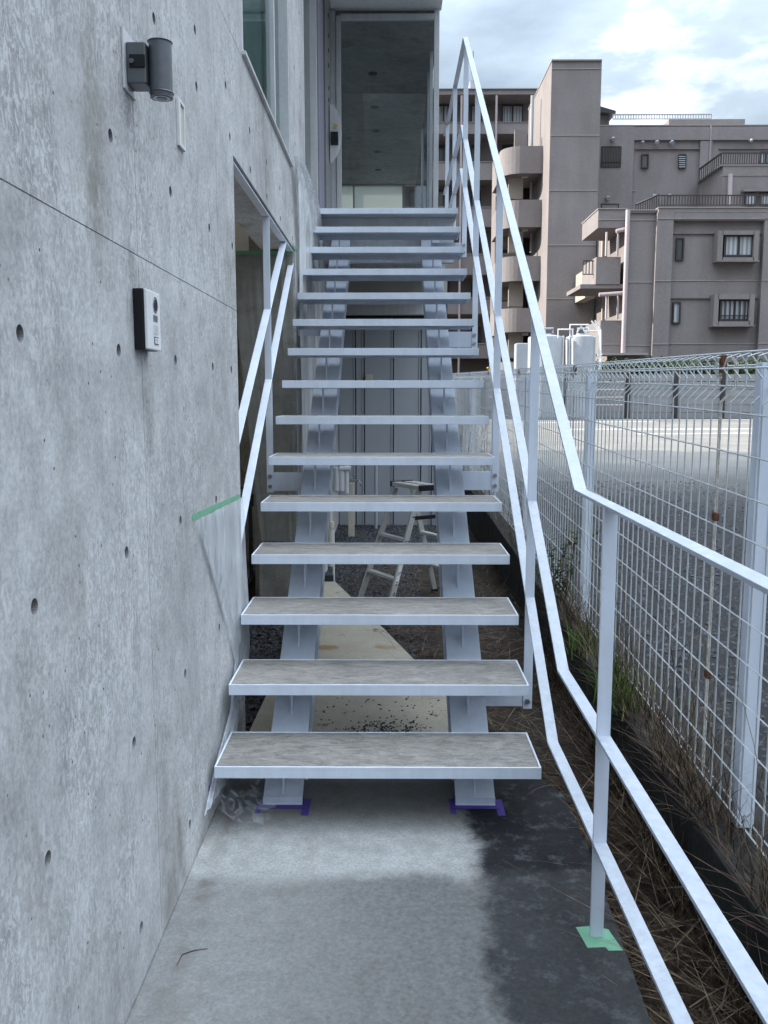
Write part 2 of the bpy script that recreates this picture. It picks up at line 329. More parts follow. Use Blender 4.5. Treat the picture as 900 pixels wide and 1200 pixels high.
def inst(src, name, loc, parent=None, label=None):
    """another object that shares src's mesh, placed at a world position"""
    c = bpy.data.objects.new(name, src.data); COL.objects.link(c)
    for m in src.modifiers:
        b = c.modifiers.new(m.name, m.type)
        if m.type == 'BEVEL': b.width = m.width; b.segments = m.segments; b.limit_method = m.limit_method
    c.parent = parent; base = worldloc(parent) if parent else Vector((0, 0, 0)); c.location = Vector(loc)-base
    return tag(c, label)

ZG, XW = -0.238, -0.03
# ================================================================== GROUND
b = MB()
def zr(y): return .02*(max(-20, min(60, y))+.45)+.0
ys = [-400, -20, -10, 0, 10, 20, 30, 40, 60, 500]
vs = []; fs = []
for y in ys: vs += [(-400, y, -.36), (1.80, y, -.36), (1.801, y, zr(y)), (500, y, zr(y))]
for i in range(len(ys)-1):
    for k in range(3): fs.append((i*4+k, i*4+k+1, i*4+4+k+1, i*4+4+k))
b.add(vs, fs); b.build('ground', M['soil'], kind='structure')
b = MB(); vs = []; fs = []
yy = [-12, 0, 10, 20, 28.2]
for y in yy: vs += [(1.92, y, zr(y)+.004), (45, y, zr(y)+.004)]
for i in range(len(yy)-1): fs.append((i*2, i*2+1, i*2+3, i*2+2))
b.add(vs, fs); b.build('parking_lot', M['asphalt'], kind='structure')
# white lines, painted on the asphalt
def zl(x, y): return zr(y)+.008
for k, (xa, ya, xb, yb) in enumerate([(7.0, 27.2, 22.0, 27.8), (4.0, 25.2, 9.5, 26.4), (5.5, 21.6, 17.0, 22.2), (7.0, 19.6, 17.0, 20.4), (10.6, 18.3, 17.0, 18.5), (3.0, 26.6, 6.5, 27.0)]):
    hw = .13 if k else .1
    MB().add([(xa, ya-hw, zl(xa, ya-hw)), (xb, yb-hw, zl(xb, yb-hw)), (xb, yb+hw, zl(xb, yb+hw)), (xa, ya+hw, zl(xa, ya+hw))], [(0, 1, 2, 3)]).build('parking_line', M['line'], kind='structure')
# entrance slab with its clipped far right corner
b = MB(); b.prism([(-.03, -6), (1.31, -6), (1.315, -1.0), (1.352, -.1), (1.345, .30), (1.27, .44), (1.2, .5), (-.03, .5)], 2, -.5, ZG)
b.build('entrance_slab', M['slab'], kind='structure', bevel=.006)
b = MB(); b.prism([(-.045, .51), (1.12, .51), (1.08, 1.2), (.80, 2.15), (.56, 3.05), (.12, 4.62), (.02, 4.6)], 2, -.34, -.256)
b.build('concrete_path', M['path'], kind='structure', bevel=.006)
b = MB(); b.box(-6, 1.8, .5, 12, -.40, -.30); b.build('gravel_bed', M['soil'], kind='structure')

# ================================================================== CONCRETE BUILDING
bld = thing('concrete_building', (XW, 0, ZG), 'exposed concrete building along the left side of the stairs, with garage opening and glazed entrance', 'building')
HOLES = [(y, z) for z in (-.085, .44, .95, 1.46, 1.97) for y in (-2.58, -2.02, -1.435, -.85, -.27, .31)]
HOLES += [(.70, 1.462), (.79, 1.984), (.30+.43, .95-.51+.02)]
HOLES = [h for h in HOLES if not (h[0] < -1.0 and abs(h[1]-1.97) < .01 and h[0] < -1.2)]
HOLES += [(-.402, 2.416), (.148, 2.601), (.165, 2.423), (.715, 2.61), (.749, 2.43), (-.95, 2.42), (-1.5, 2.42)]
HOLES += [(1.898, 2.633), (1.33, 2.442), (2.49, 2.643), (1.917, 2.446), (2.521, 2.463), (3.159, 2.67), (1.32, 2.63), (3.1, 2.47)]
HOLES += [(3.40, 3.628), (3.80, 3.632), (3.36, 3.118), (3.36, 4.15), (3.80, 4.15), (3.36, 4.66), (3.8, 4.66), (3.8, 3.12)]
HOLES += [(3.75, z) for z in (.44, .95, 1.46, 1.97, 2.47)]+[(4.35, z) for z in (.44, .95, 1.46, 1.97, 2.47)]
HOLES += [(-.2, 3.12), (.35, 3.12), (.9, 3.12), (-.2, 3.63), (.35, 3.63), (.9, 3.63)]
RH = .0165
def cellwall(mbd, x, t, y0, y1, z0, z1, voids, holes, back=False):
    s = .03
    Y_ = sorted({y0, y1}|{v for q in voids for v in q[:2] if y0 < v < y1}|{h[0]+d for h in holes for d in (-s, s)})
    Z_ = sorted({z0, z1}|{v for q in voids for v in q[2:] if z0 < v < z1}|{h[1]+d for h in holes for d in (-s, s)})
    def solid(i, j):
        if i < 0 or j < 0 or i >= len(Y_)-1 or j >= len(Z_)-1: return False
        cy, cz = (Y_[i]+Y_[i+1])/2, (Z_[j]+Z_[j+1])/2
        return not any(q[0] < cy < q[1] and q[2] < cz < q[3] for q in voids)
    for i in range(len(Y_)-1):
        for j in range(len(Z_)-1):
            if not solid(i, j): continue
            a, b_, c, d = Y_[i], Y_[i+1], Z_[j], Z_[j+1]
            hh = [h for h in holes if a < h[0] < b_ and c < h[1] < d and b_-a < 2.2*s and d-c < 2.2*s]
            if hh:
                hy, hz = hh[0]; n_ = 16; out_ = []; inn = []
                for k in range(n_):
                    an = 2*math.pi*k/n_+math.pi/4; cy_, sy_ = math.cos(an), math.sin(an); m_ = max(abs(cy_), abs(sy_))
                    out_.append((x, hy+cy_/m_*(b_-a)/2, hz+sy_/m_*(d-c)/2)); inn.append((x, hy+RH*cy_, hz+RH*sy_))
                mbd.add(out_+inn, [(k, (k+1) % n_, n_+(k+1) % n_, n_+k) for k in range(n_)])
            else: mbd.add([(x, a, c), (x, b_, c), (x, b_, d), (x, a, d)], [(0, 1, 2, 3)])
            if back: mbd.add([(x-t, a, c), (x-t, b_, c), (x-t, b_, d), (x-t, a, d)], [(3, 2, 1, 0)])
            for (di, dj, p, q) in ((-1, 0, (a, c), (a, d)), (1, 0, (b_, d), (b_, c)), (0, -1, (b_, c), (a, c)), (0, 1, (a, d), (b_, d))):
                if not solid(i+di, j+dj): mbd.add([(x, *p), (x, *q), (x-t, *q), (x-t, *p)], [(0, 1, 2, 3)])
OY0, OY1, OZ = .86, 3.30, 2.375
WY0, WY1, WZ0, WZ1 = 1.17, 3.09, 2.90, 5.35
G = .0016
panels = [(-6, -2.4, -.42, 1.72, []), (-2.4, -.65, -.42, 1.72, []), (-.65, OY0+G, -.42, 1.72, []),
          (-6, -2.4, 1.72, 2.87, []), (-2.4, -.65, 1.72, 2.87, []), (-.65, .47, 1.72, 2.87, []),
          (-6, -2.4, 2.87, 5.7, []), (-2.4, -.65, 2.87, 5.7, []), (-.65, WY0-.03, 2.87, 5.7, []),
          (.47, 8.2, 1.72, 5.7, [(OY0, OY1, 0, OZ), (WY0, WY1, WZ0, WZ1), (.4, WY0-.03-G, 2.87-G, 5.8), (4.12, 8.3, 2.87, 5.8), (.4, OY0-.001, 0, 1)]),
          (OY1-G, 8.2, -.42, 1.72, [])]
TP = .016
for (y0, y1, z0, z1, vd) in panels:
    y0, y1, z0, z1 = y0+G, y1-G, z0+G, z1-G
    if z0 < 1.8 and y0 > 3: z1 += 0
    hs = [h for h in HOLES if y0+.04 < h[0] < y1-.04 and z0+.04 < h[1] < z1-.04 and not any(q[0]-.04 < h[0] < q[1]+.04 and q[2]-.04 < h[1] < q[3]+.04 for q in vd)]
    # hole squares must not share rows that clash
    good = []
    for h in hs:
        if all((abs(h[0]-g_[0]) > .061 or abs(h[0]-g_[0]) < 1e-6) and (abs(h[1]-g_[1]) > .061 or abs(h[1]-g_[1]) < 1e-6) for g_ in good): good.append(h)
        else:
            near = [g_ for g_ in good if abs(h[0]-g_[0]) <= .061 and abs(h[0]-g_[0]) >= 1e-6]
            hy = near[0][0] if near else h[0]
            near = [g_ for g_ in good if abs(h[1]-g_[1]) <= .061 and abs(h[1]-g_[1]) >= 1e-6]
            hz = near[0][1] if near else h[1]
            h2 = (hy, hz)
            if h2 not in good and all(not (abs(h2[0]-g_[0]) < .061 and abs(h2[1]-g_[1]) < .061) for g_ in good): good.append(h2)
    b = MB(); cellwall(b, XW, TP, y0, y1, z0, z1, vd, good)
    b.build('wall_panel', M['concrete'], bld)
    for (hy, hz) in good:
        if 'cup' not in globals():
            cup = MB(); n_ = 16; dd = .015
            ring = [(0, RH*math.cos(2*math.pi*k/n_+math.pi/4), RH*math.sin(2*math.pi*k/n_+math.pi/4)) for k in range(n_)]
            cup.add(ring+[(-dd, p[1]*.9, p[2]*.9) for p in ring], [(k, n_+k, n_+(k+1) % n_, (k+1) % n_) for k in range(n_)]+[tuple(range(n_, 2*n_))])
            cup.v = [(v[0]+XW, v[1]+0, v[2]+ZG) for v in cup.v]
            cup = cup.build('tie_hole', M['holemortar'], bld); cup.location = Vector((XW, hy, hz))-worldloc(bld)
        else: inst(cup, 'tie_hole', (XW, hy, hz), bld)
for (ya, yb, za, zb2) in ((-6, .855, 1.718, 1.722), (-6, 1.14, 2.868, 2.872), (-.652, -.648, -.42, 1.7175), (-.652, -.648, 1.7225, 2.8675), (-.652, -.648, 2.8725, 5.7), (-2.402, -2.398, -.42, 1.7175), (.468, .472, 1.7225, 2.8675)):
    MB().box(XW-TP+.0002, XW-.002, ya, yb, za, zb2).build('joint_filler', M['joint'], bld)
b = MB(); cellwall(b, XW-TP-.0005, .22, -6, 8.2, -.42, 5.7, [(OY0, OY1, -.5, OZ), (WY0, WY1, WZ0, WZ1), (4.12, 8.3, 2.87, 5.8)], [], True)
b.build('wall_core', M['concrete'], bld)
# upper storeys and rear block (they also throw the shade over the stairs)
b = MB(); b.box(-7, XW-.001, -6, 13, 5.72, 8.6); b.build('upper_storey', M['concrete'], bld)
b = MB(); b.box(-7, -1.06, 8.22, 13, -.42, 5.70); b.box(-1.058, XW-.003, 8.22, 13, -.42, 2.60); b.build('rear_block', M['concrete'], bld)
b = MB(); b.box(-7, -6.8, -6, 8.2, 2.62, 5.7); b.box(-6.79, XW-.25, -6.2, -6.01, -.42, 5.7); b.box(-7, -6.8, -6, .5, -.42, 2.61); b.build('outer_wall', M['concrete'], bld)  # opening added: lower street side left out so daylight reaches the garage
b = MB(); b.box(-6.8, XW-.24, -6, 8.2, 2.62, 2.86); b.build('floor_slab', M['soffit'], bld)
b = MB(); b.box(-6.8, -.61, -1, 8.2, -.36, -.245); b.build('garage_floor', M['garfloor'], bld)
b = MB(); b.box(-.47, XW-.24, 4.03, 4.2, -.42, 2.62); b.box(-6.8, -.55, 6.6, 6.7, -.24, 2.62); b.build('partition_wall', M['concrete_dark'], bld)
b = MB(); b.box(-6.8, XW-.25, .3, .4, 2.87, 5.7); b.box(-1.35, -1.30, .4, 8.1, 2.87, 5.7); b.build('room_wall', M['soffit'], bld)
# window over the opening
wf = MB()
fx0, fx1 = XW-.09, XW-.002
def frame(mb_, y0, y1, z0, z1, w_, x0=fx0, x1=fx1):
    mb_.box(x0, x1, y0, y0+w_, z0, z1); mb_.box(x0, x1, y1-w_, y1, z0, z1); mb_.box(x0, x1, y0+w_, y1-w_, z0, z0+w_); mb_.box(x0, x1, y0+w_, y1-w_, z1-w_, z1)
frame(wf, WY0, WY1, WZ0, WZ1, .035); wf.box(fx0, XW+.018, WY0-.02, WY1+.02, WZ0-.012, WZ0+.006)
wfo = wf.build('window', M['alu'], bld, bevel=.002)
b = MB(); b.box(fx0+.02, fx0+.026, WY0+.036, WY1-.036, WZ0+.036, WZ1-.036); b.build('pane', M['glass'], wfo)
b = MB(); b.box(fx0-.01, fx0+.05, WY0+1.45, WY0+1.5, WZ0+.036, WZ1-.036); b.build('mullion', M['alu'], wfo)
b = MB(); vs = []; fs = []
for i in range(90):
    y = WY0+.02+i*(1.9/89); x = fx0-.035+.02*math.sin(i*1.1)+.008*math.sin(i*2.7)
    vs += [(x, y, WZ0), (x, y, 4.1)]
for i in range(89): fs.append((2*i, 2*i+2, 2*i+3, 2*i+1))
b.add(vs, fs).build('curtain', M['curtain'], bld, smooth=True)
# tall glass beside the entrance, mullion, lock strip
wf = MB(); frame(wf, 4.13, 5.42, 2.875, 5.69, .04); o = wf.build('tall_window', M['alu'], bld, bevel=.002)
b = MB(); b.box(fx0+.02, fx0+.026, 4.17, 5.38, 2.915, 5.65); b.build('pane', M['glass'], o)
b = MB(); b.box(fx0, XW+.012, 5.43, 6.05, 2.875, 5.69); b.build('mullion', M['mullion'], bld, bevel=.002)
b = MB(); b.box(fx0-.03, XW-.05, 6.06, 6.34, 2.875, 5.69); b.build('recessed_jamb', M['box'], bld)
b = MB(); b.box(fx0, XW+.010, 6.345, 7.20, 2.875, 5.69); o = b.build('lock_strip', M['galv'], bld, bevel=.002)
for z in (4.5, 4.62, 4.85, 5.0, 5.15, 5.35): MB().cyl((XW+.009, 6.8, z), (XW+.016, 6.8, z), .022, 10).build('bolt', M['box'], o)
# entrance door handle with brass lock
h0 = at(388, 125, 6.9).z; h1 = at(388, 192, 6.9).z
b = MB(); N_ = 14; prof = []
for i in range(N_+1):
    t = i/N_; z = h0+(h1-h0)*t; o_ = .03+.12*math.sin(math.pi*min(1, (t*1.02+.02)))**.6
    prof.append((XW+.0+o_*.95, z))
pl = [(XW+.02, h0)]+prof+[(XW+.02, h1)]
b.prism([(p[0], p[1]) for p in pl], 1, 6.80, 6.92); o = b.build('door_handle', M['alu'], bld, bevel=.006)
MB().cyl((XW+.08, 6.79, h1+.36), (XW+.08, 6.81, h1+.36), .022, 16).build('keyhole', M['brass'], o)
b = MB(); b.box(XW+.03, XW+.11, 6.775, 6.80, h1+.17, h1+.30); b.build('lock_cover', M['black'], o)
# facing glass wall
GY = 7.30
gw = MB(); gw.box(-.028, .03, GY-.02, GY+.04, 2.875, 5.6); gw.box(.034, .088, GY-.035, GY+.03, 2.875, 5.54)
gw.box(1.128, 1.186, GY-.03, GY+.03, 2.875, 5.6); gw.box(.09, 1.126, GY-.03, GY+.03, 5.50, 5.56); gw.box(.09, 1.126, GY-.028, GY+.028, 2.875, 2.93)
o = gw.build('glass_wall', M['alu'], bld, bevel=.003)
MB().box(.09, 1.127, GY-.006, GY+.006, 2.931, 5.499).build('pane', M['glass_clear'], o)
b = MB(); b.box(-.028, 1.21, 4.55, GY+.06, 5.62, 5.84); b.build('canopy', M['soffit'], bld, bevel=.01)
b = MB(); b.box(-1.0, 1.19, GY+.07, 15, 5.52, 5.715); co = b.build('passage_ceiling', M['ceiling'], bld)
for y in (8.96, 10.29, 11.44, 12.61, 13.81):
    MB().cyl((.41, y, 5.519), (.41, y, 5.512), .06, 12).build('tie_hole', M['black'], co)
b = MB(); b.box(-1.0, 1.19, GY+.06, 15, 2.62, 2.868); b.build('passage_floor', M['garfloor'], bld)
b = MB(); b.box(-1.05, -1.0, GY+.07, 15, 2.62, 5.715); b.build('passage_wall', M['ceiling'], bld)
for y in (8.2, 8.9, 11.2, 14.9):
    b = MB(); b.box(1.12, 1.16, y, y+.045, 2.87, 5.52); o = b.build('glass_frame', M['alu'], bld, bevel=.002)
    if y < 14: MB().box(1.137, 1.143, y+.05, {8.2: 8.88, 8.9: 11.18, 11.2: 14.88}[y], 2.9, 5.5).build('pane', M['glass_clear'], o)
b = MB(); b.box(-1.0, 1.12, 14.92, 14.97, 5.49, 5.518); b.box(-1.0, 1.12, 14.92, 14.97, 4.4, 5.05); b.box(-.10, -.07, 14.92, 14.97, 5.05, 5.49); b.box(.88, .93, 14.92, 14.97, 5.05, 5.49); b.build('end_window_frame', M['alu'], bld)
n = NM('frosted_glazing'); n.t.nodes.remove(n.b); tl = n.N('ShaderNodeBsdfTranslucent'); df = n.N('ShaderNodeBsdfDiffuse'); mq = n.N('ShaderNodeMixShader'); mq.inputs[0].default_value = .3
tl.inputs[0].default_value = (.85, .87, .82, 1); df.inputs[0].default_value = (.8, .8, .78, 1); n.L(tl.outputs[0], mq.inputs[1]); n.L(df.outputs[0], mq.inputs[2]); n.L(mq.outputs[0], n.t.nodes['Material Output'].inputs[0]); M['frosted'] = n.m
MB().box(-.99, -.105, 14.94, 14.945, 5.055, 5.485).build('frosted_pane', M['frosted'], bld); MB().box(-.065, .875, 14.94, 14.945, 5.055, 5.485).build('frosted_pane', M['frosted'], bld)
# landing
b = MB(); b.box(-.028, 1.20, 4.73, GY-.04, 2.70, 2.872); b.build('landing_slab', M['soffit'], bld, bevel=.004)
for (a_, c_, z_) in ((4.735, 4.80, 2.50), (5.9, 5.98, 2.52)): MB().box(.0, 1.19, a_, c_, z_, 2.695).build('landing_beam', M['under'], bld)
b = MB(); b.box(-.025, 1.30, GY, GY+.2, 2.50, 2.697); b.build('cross_beam', M['beige'], bld)
b = MB(); b.box(-.025, 1.32, 8.0, 8.12, 2.36, 2.61); b.build('lintel', M['soffit'], bld)
# siding boards
yS = 8.16
xs = [-.02, .20, .31, .68, 1.03, 1.17, 1.36]
b = MB(); b.box(-.02, 1.36, yS+.03, yS+.1, -.42, 2.61); b.build('siding_backing', M['box'], bld)
for a_, c_ in zip(xs[:-1], xs[1:]):
    b = MB(); b.prism([(a_+.004, yS+.02), (a_+.012, yS), (c_-.03, yS), (c_-.022, yS-.012), (c_-.008, yS-.012), (c_-.004, yS+.02)], 2, -.38, 2.33)
    b.build('siding_panel', M['siding'], bld)
b = MB(); b.box(.33, .42, yS-.09, yS-.013, 1.52, 1.63); b.build('junction_box', M['cream'], bld, bevel=.006)

# ================================================================== STAIR
RI, GO, TD, TH, W = .20622, .3146, .3414, .0441, 1.2
st = thing('steel_staircase', (.6, .19, ZG), 'straight open-riser white steel staircase with grey slate treads', 'staircase')
def surf(y): return RI/GO*y-.338
sl = RI/GO; nrm = Vector((0, -sl, 1)).normalized()
for side, xc in ((0, .2257), (1, .979)):
    b = MB(); hw = .0775; D = .155; ft = .012
    def pt(y, dep):   # point on the beam at depth dep under its top face
        return (y-nrm.y*dep*1.0, surf(y)-nrm.z*dep)
    def foot(dep):    # y where that layer meets the slab
        # z = surf(y) - nz*dep = ZG
        y = (ZG+.0+nrm.z*dep+.338)/sl; return pt(y, dep)
    top = 4.72
    def layer(d0, d1, x0, x1, ymin=None):
        a0, a1 = foot(d0), foot(d1)
        if d0 == 0: a0 = (.19, ZG); aa = [(.19, ZG), (.19, surf(.19))]
        else: aa = [a0]
        e0, e1 = (top, surf(top)-d0*math.sqrt(1+sl*sl)), (top, surf(top)-d1*math.sqrt(1+sl*sl))
        b.prism(aa+[e0, e1, a1], 0, x0, x1)
    layer(0, ft, xc-hw, xc+hw); layer(D-ft, D, xc-hw, xc+hw)
    layer(ft+.0002, D-ft-.0002, xc-.005, xc+.005)
    b.box(xc-hw, xc+hw, .186, .1895, ZG, ZG+.032)
    so = b.build('stringer', M['white'], st, bevel=.0015)
    for i in range(15):
        y0 = i*GO; z0 = i*RI-TH-.001
        if i == 0 and False: pass
        g = MB(); yb = TD-.02
        zb = lambda e: max(ZG+.01, surf(y0+e)+.001)
        # triangular gusset from nosing back to the beam
        e_hit = (z0+.338-.015)/sl - y0
        P = [(y0+.222, z0), (y0+.262, z0), (y0+.275, zb(.275)), (y0+.205, zb(.205)), (y0+.222, zb(.222)+.02)]
        g.prism(P, 0, xc-.0045, xc+.0045); g.build('gusset', M['white'], st)
# treads share their meshes
b = MB(); b.box(0, W, 0, .007, -TH, 0); b.box(0, W, TD-.007, TD, -TH, 0); b.box(0, .007, .0071, TD-.0071, -TH, 0); b.box(W-.007, W, .0071, TD-.0071, -TH, 0)
b.box(.0072, W-.0072, .0072, TD-.0072, -.012, -.006)
b.box(.0075, W-.0075, .0075, .035, -TH+.001, -TH+.006)
s_ = MB(); s_.box(.0075, W-.0075, .0075, TD-.0075, -.0058, -.0012)
for o_ in (b, s_): o_.v = [(v[0]+.6, v[1]+.19, v[2]+ZG) for v in o_.v]
tread = b.build('tread', M['white'], st, bevel=.0012); tread.location = Vector((0, 0, 0))-Vector((.6, .19, ZG))
sv = [(v.co.x, v.co.y, v.co.z) for v in tread.data.vertices]
def set_underside(o):
    pass
ts = bpy.data.meshes.new('tread_surface'); mbv = [(v[0]-.6, v[1]-.19, v[2]-ZG) for v in s_.v]; ts.from_pydata(mbv, [], s_.f); ts.materials.append(M['slate'])
for i in range(15):
    if i == 0: t = tread
    else: t = inst(tread, 'tread', (0, i*GO, i*RI), st)
    o = bpy.data.objects.new('tread_surface', ts); COL.objects.link(o); o.parent = t
# bracket plates that carry the railing posts
XR, XL = 1.2567, -.06
PR = [(.699, -.03), (2.03, .798), (3.406, 1.697), (4.44, 2.50)]
for (y, z) in PR:
    b = MB(); b.box(.979+.006, XR-.021, y+.004, y+.012, z+.008, z+.118); b.build('bracket_plate', M['white'], st, bevel=.001)
for (y, z) in [(2.061, .789), (3.45, 1.78)]:
    b = MB(); b.box(XL+.02, .2257-.006, y+.004, y+.012, z+.008, z+.118); b.build('bracket_plate', M['white'], st, bevel=.001)

# ================================================================== RAILINGS
BW, BT = .040, .010
def polyrail(pts, x, name, parent, mat):
    b = MB(); n_ = len(pts); 
    # mitred flat bar following pts (y, z); wide across x
    off = []
    for i in range(n_):
        d = []
        if i > 0: d.append((Vector(pts[i])-Vector(pts[i-1])).normalized())
        if i < n_-1: d.append((Vector(pts[i+1])-Vector(pts[i])).normalized())
        t_ = sum(d, Vector((0, 0))).normalized(); nn = Vector((-t_.y, t_.x)); k = 1/max(.3, nn.dot(Vector((-d[0].y, d[0].x)))); off.append(nn*k*BT/2)
    for i in range(n_):
        p = Vector(pts[i]); a, c = p+off[i], p-off[i]
        b.v += [(x-BW/2, a.x, a.y), (x+BW/2, a.x, a.y), (x+BW/2, c.x, c.y), (x-BW/2, c.x, c.y)]
    for i in range(n_-1):
        k = 4*i
        for j in range(4): b.f.append((k+j, k+(j+1) % 4, k+4+(j+1) % 4, k+4+j))
    b.f += [(3, 2, 1, 0), (4*n_-4, 4*n_-3, 4*n_-2, 4*n_-1)]
    return b.build(name, mat, parent, bevel=.0012)
rr = thing('stair_railing', (XR, -.646, ZG), 'white flat-bar railing on the right of the stairs, running down along the entrance slab', 'railing')
RY = 7.26
TOPR = [(-2.4, 1.040), (-.253, 1.046), (4.561, 4.265), (RY, 4.265)]
MIDR = [(-2.4, .36), (-.06, .385), (4.73, 3.629), (RY, 3.625)]
LOWR = [(-2.4, .046), (.092, .057), (4.773, 3.286), (RY, 3.28)]
polyrail(TOPR, XR, 'top_rail', rr, M['white_dusty']); polyrail(MIDR, XR, 'middle_rail', rr, M['white_dusty']); polyrail(LOWR, XR, 'lower_rail', rr, M['white_dusty'])
def zrail(P, y):
    for (a, c) in zip(P[:-1], P[1:]):
        if a[0] <= y <= c[0]: return a[1]+(c[1]-a[1])*(y-a[0])/(c[0]-a[0])
for (y, z) in [(-.646, ZG), (-2.3, ZG)]+PR+[(5.70, 2.875), (6.83, 2.875)]:
    b = MB(); b.box(XR-.0195, XR+.0195, y-.0055, y+.0035, z, zrail(TOPR, y)-BT*.62); p = b.build('post', M['white'], rr, bevel=.0012)
    if (y, z) in PR:
        for dz in ((.035, .095) if y > 1 else (.035,)):
            MB().cyl((XR-.002, y-.0055, z+dz), (XR-.002, y-.016, z+dz), .0125, 6).build('bolt', M['bolt'], p)
rl = thing('stair_railing', (XL, 2.06, .789), 'white flat-bar railing across the garage opening on the left of the stairs', 'railing')
b = MB(); b.box(XL-.02, XL+.02, .87, 3.42, 2.358, 2.366); b.build('top_rail', M['white'], rl)
b = MB(); b.bar((XL, .87, 1.10), (XL, 2.885, 2.355), BW, BT); b.build('middle_rail', M['white'], rl, bevel=.0012)
b = MB(); b.bar((XL, .87, .645), (XL, 3.385, 2.335), BW, BT); b.build('lower_rail', M['white'], rl, bevel=.0012)
for (y, z) in [(2.061, .789), (3.45, 1.78)]:
    b = MB(); b.box(XL-.0195, XL+.0195, y-.0055, y+.0035, z, 2.356); p = b.build('post', M['white'], rl, bevel=.0012)
    for dz in (.035, .095): MB().cyl((XL, y-.0055, z+dz), (XL, y-.016, z+dz), .0125, 6).build('bolt', M['bolt'], p)

# ================================================================== WALL FITTINGS
LY, LZ = -.685, 2.180
lp = thing('wall_lamp', (XW, LY, LZ), 'grey cylindrical downlight bracketed to the concrete wall', 'lamp')
b = MB(); b.box(XW, XW+.006, LY-.05, LY+.052, LZ-.062, LZ+.085); b.build('back_plate', M['alu'], lp, bevel=.002)
b = MB(); b.box(XW+.0062, XW+.056, LY-.032, LY+.035, LZ-.045, LZ+.055)
o = b.build('arm', M['lamp'], lp, bevel=.004)
b = MB(); b.box(XW+.014, XW+.055, LY-.036, LY-.0322, LZ-.008, LZ+.024); b.build('arm_recess', M['black'], o, bevel=.002)
MB().cyl((XW+.022, LY-.0362, LZ+.006), (XW+.022, LY-.042, LZ+.006), .006, 12).build('screw', M['lamp'], o)
cx_ = XW+.0565+.029
b = MB(); b.cyl((cx_, LY, LZ-.060), (cx_, LY, LZ+.064), .029, 36); b.build('lamp_body', M['lamp'], lp, bevel=.003, smooth=True)
b = MB(); b.tube([(cx_, LY, LZ-.0602), (cx_, LY, LZ-.0712)], .0295, 36, rs=[.0296, .0282]); o = b.build('lamp_rim', M['lamp'], lp, smooth=True, bevel=.001)
b = MB(); b.cyl((cx_, LY, LZ-.0713), (cx_, LY, LZ-.0725), .022, 28); b.build('lens', M['lens'], lp)
b = MB(); b.cyl((cx_, LY, LZ-.0727), (cx_, LY, LZ-.0735), .013, 28); b.build('bulb_glass', M['darkglass'], lp)
# intercom
IY0, IY1, IZ0, IZ1 = -.715, -.585, 1.470, 1.628
ic = thing('door_intercom', (XW, IY0, IZ0), 'white video intercom with black side on the concrete wall', 'intercom')
b = MB(); b.box(XW, XW+.028, IY0, IY1, IZ0, IZ1); b.build('housing', M['black'], ic, bevel=.003)
b = MB(); b.box(XW+.0283, XW+.038, IY0+.001, IY1-.001, IZ0+.001, IZ1-.001); fo = b.build('face_plate', M['white_plastic'], ic, bevel=.003)
xf = XW+.0382; ym = (IY0+IY1)/2+.012
MB().cyl((xf-.001, ym, IZ0+.122), (xf+.0015, ym, IZ0+.122), .022, 24).build('lens_ring', M['lens'], fo)
MB().cyl((xf+.0016, ym, IZ0+.122), (xf+.003, ym, IZ0+.122), .016, 24).build('camera_lens', M['darkglass'], fo)
b = MB()
for k in range(5): b.box(xf-.001, xf+.001, ym-.022, ym+.02, IZ0+.078+k*.0035, IZ0+.0797+k*.0035)
b.build('speaker_grille', M['lamp'], fo)
MB().box(xf-.001, xf+.0008, ym-.024, ym+.024, IZ0+.044, IZ0+.068).build('name_plate', M['alu'], fo)
MB().box(xf-.001, xf+.0015, ym-.020, ym+.020, IZ0+.016, IZ0+.037).build('call_button', M['lamp'], fo)
MB().box(xf+.0016, xf+.0022, ym-.017, ym+.017, IZ0+.019, IZ0+.034).build('call_button_face', M['white_plastic'], fo)
b = MB(); b.box(xf+.0022, xf+.0026, ym-.004, ym+.004, IZ0+.0225, IZ0+.0245); b.box(xf+.0022, xf+.0026, ym-.008, ym+.008, IZ0+.028, IZ0+.030); b.build('button_mark', M['lamp'], fo)
# recessed wall plate
sp = thing('wall_plate', (XW, -.16, 2.14), 'narrow white-framed plate on the concrete wall just right of the lamp', 'plate')
y0, y1, z0, z1 = -.165, -.085, 2.135, 2.280
b = MB(); b.box(XW, XW+.010, y0, y0+.018, z0, z1); b.box(XW, XW+.010, y1-.008, y1, z0, z1); b.box(XW, XW+.010, y0+.018, y1-.008, z0, z0+.010); b.box(XW, XW+.010, y0+.018, y1-.008, z1-.010, z1); b.build('plate_frame', M['white_plastic'], sp, bevel=.0015)
MB().box(XW, XW+.004, y0+.0181, y1-.0081, z0+.0101, z1-.0101).build('plate_cover', M['cream'], sp)

# ================================================================== TAPES AND SHEETS
def strip(name, pts, nrm_, th, mat, label, cat, group=None):
    """small flat tape: quad corners pts (world) given thickness along nrm_"""
    nrm_ = Vector(nrm_); b = MB(); P = [Vector(p) for p in pts]; k = len(P)
    b.add(P+[p+nrm_*th for p in P], [tuple(range(k))[::-1], tuple(range(k, 2*k))]+[(i, (i+1) % k, (i+1) % k+k, i+k) for i in range(k)])
    return b.build(name, mat, label=label, cat=cat, group=group)
strip('masking_tape', [(XW, -.105, .925), (XW, OY0-.002, .893), (XW, OY0-.002, .915), (XW, -.11, .949)], (1, 0, 0), .0012, M['green'], 'long green tape strip at the upper edge of the film by the garage opening', 'tape')
strip('masking_tape', [(-.50, 3.255, 2.335), (-.045, 3.255, 2.335), (-.045, 3.255, 2.362), (-.50, 3.255, 2.362)], (0, -1, 0), .002, M['green'], 'green tape along the top of the grey dust sheet on the far jamb', 'tape')
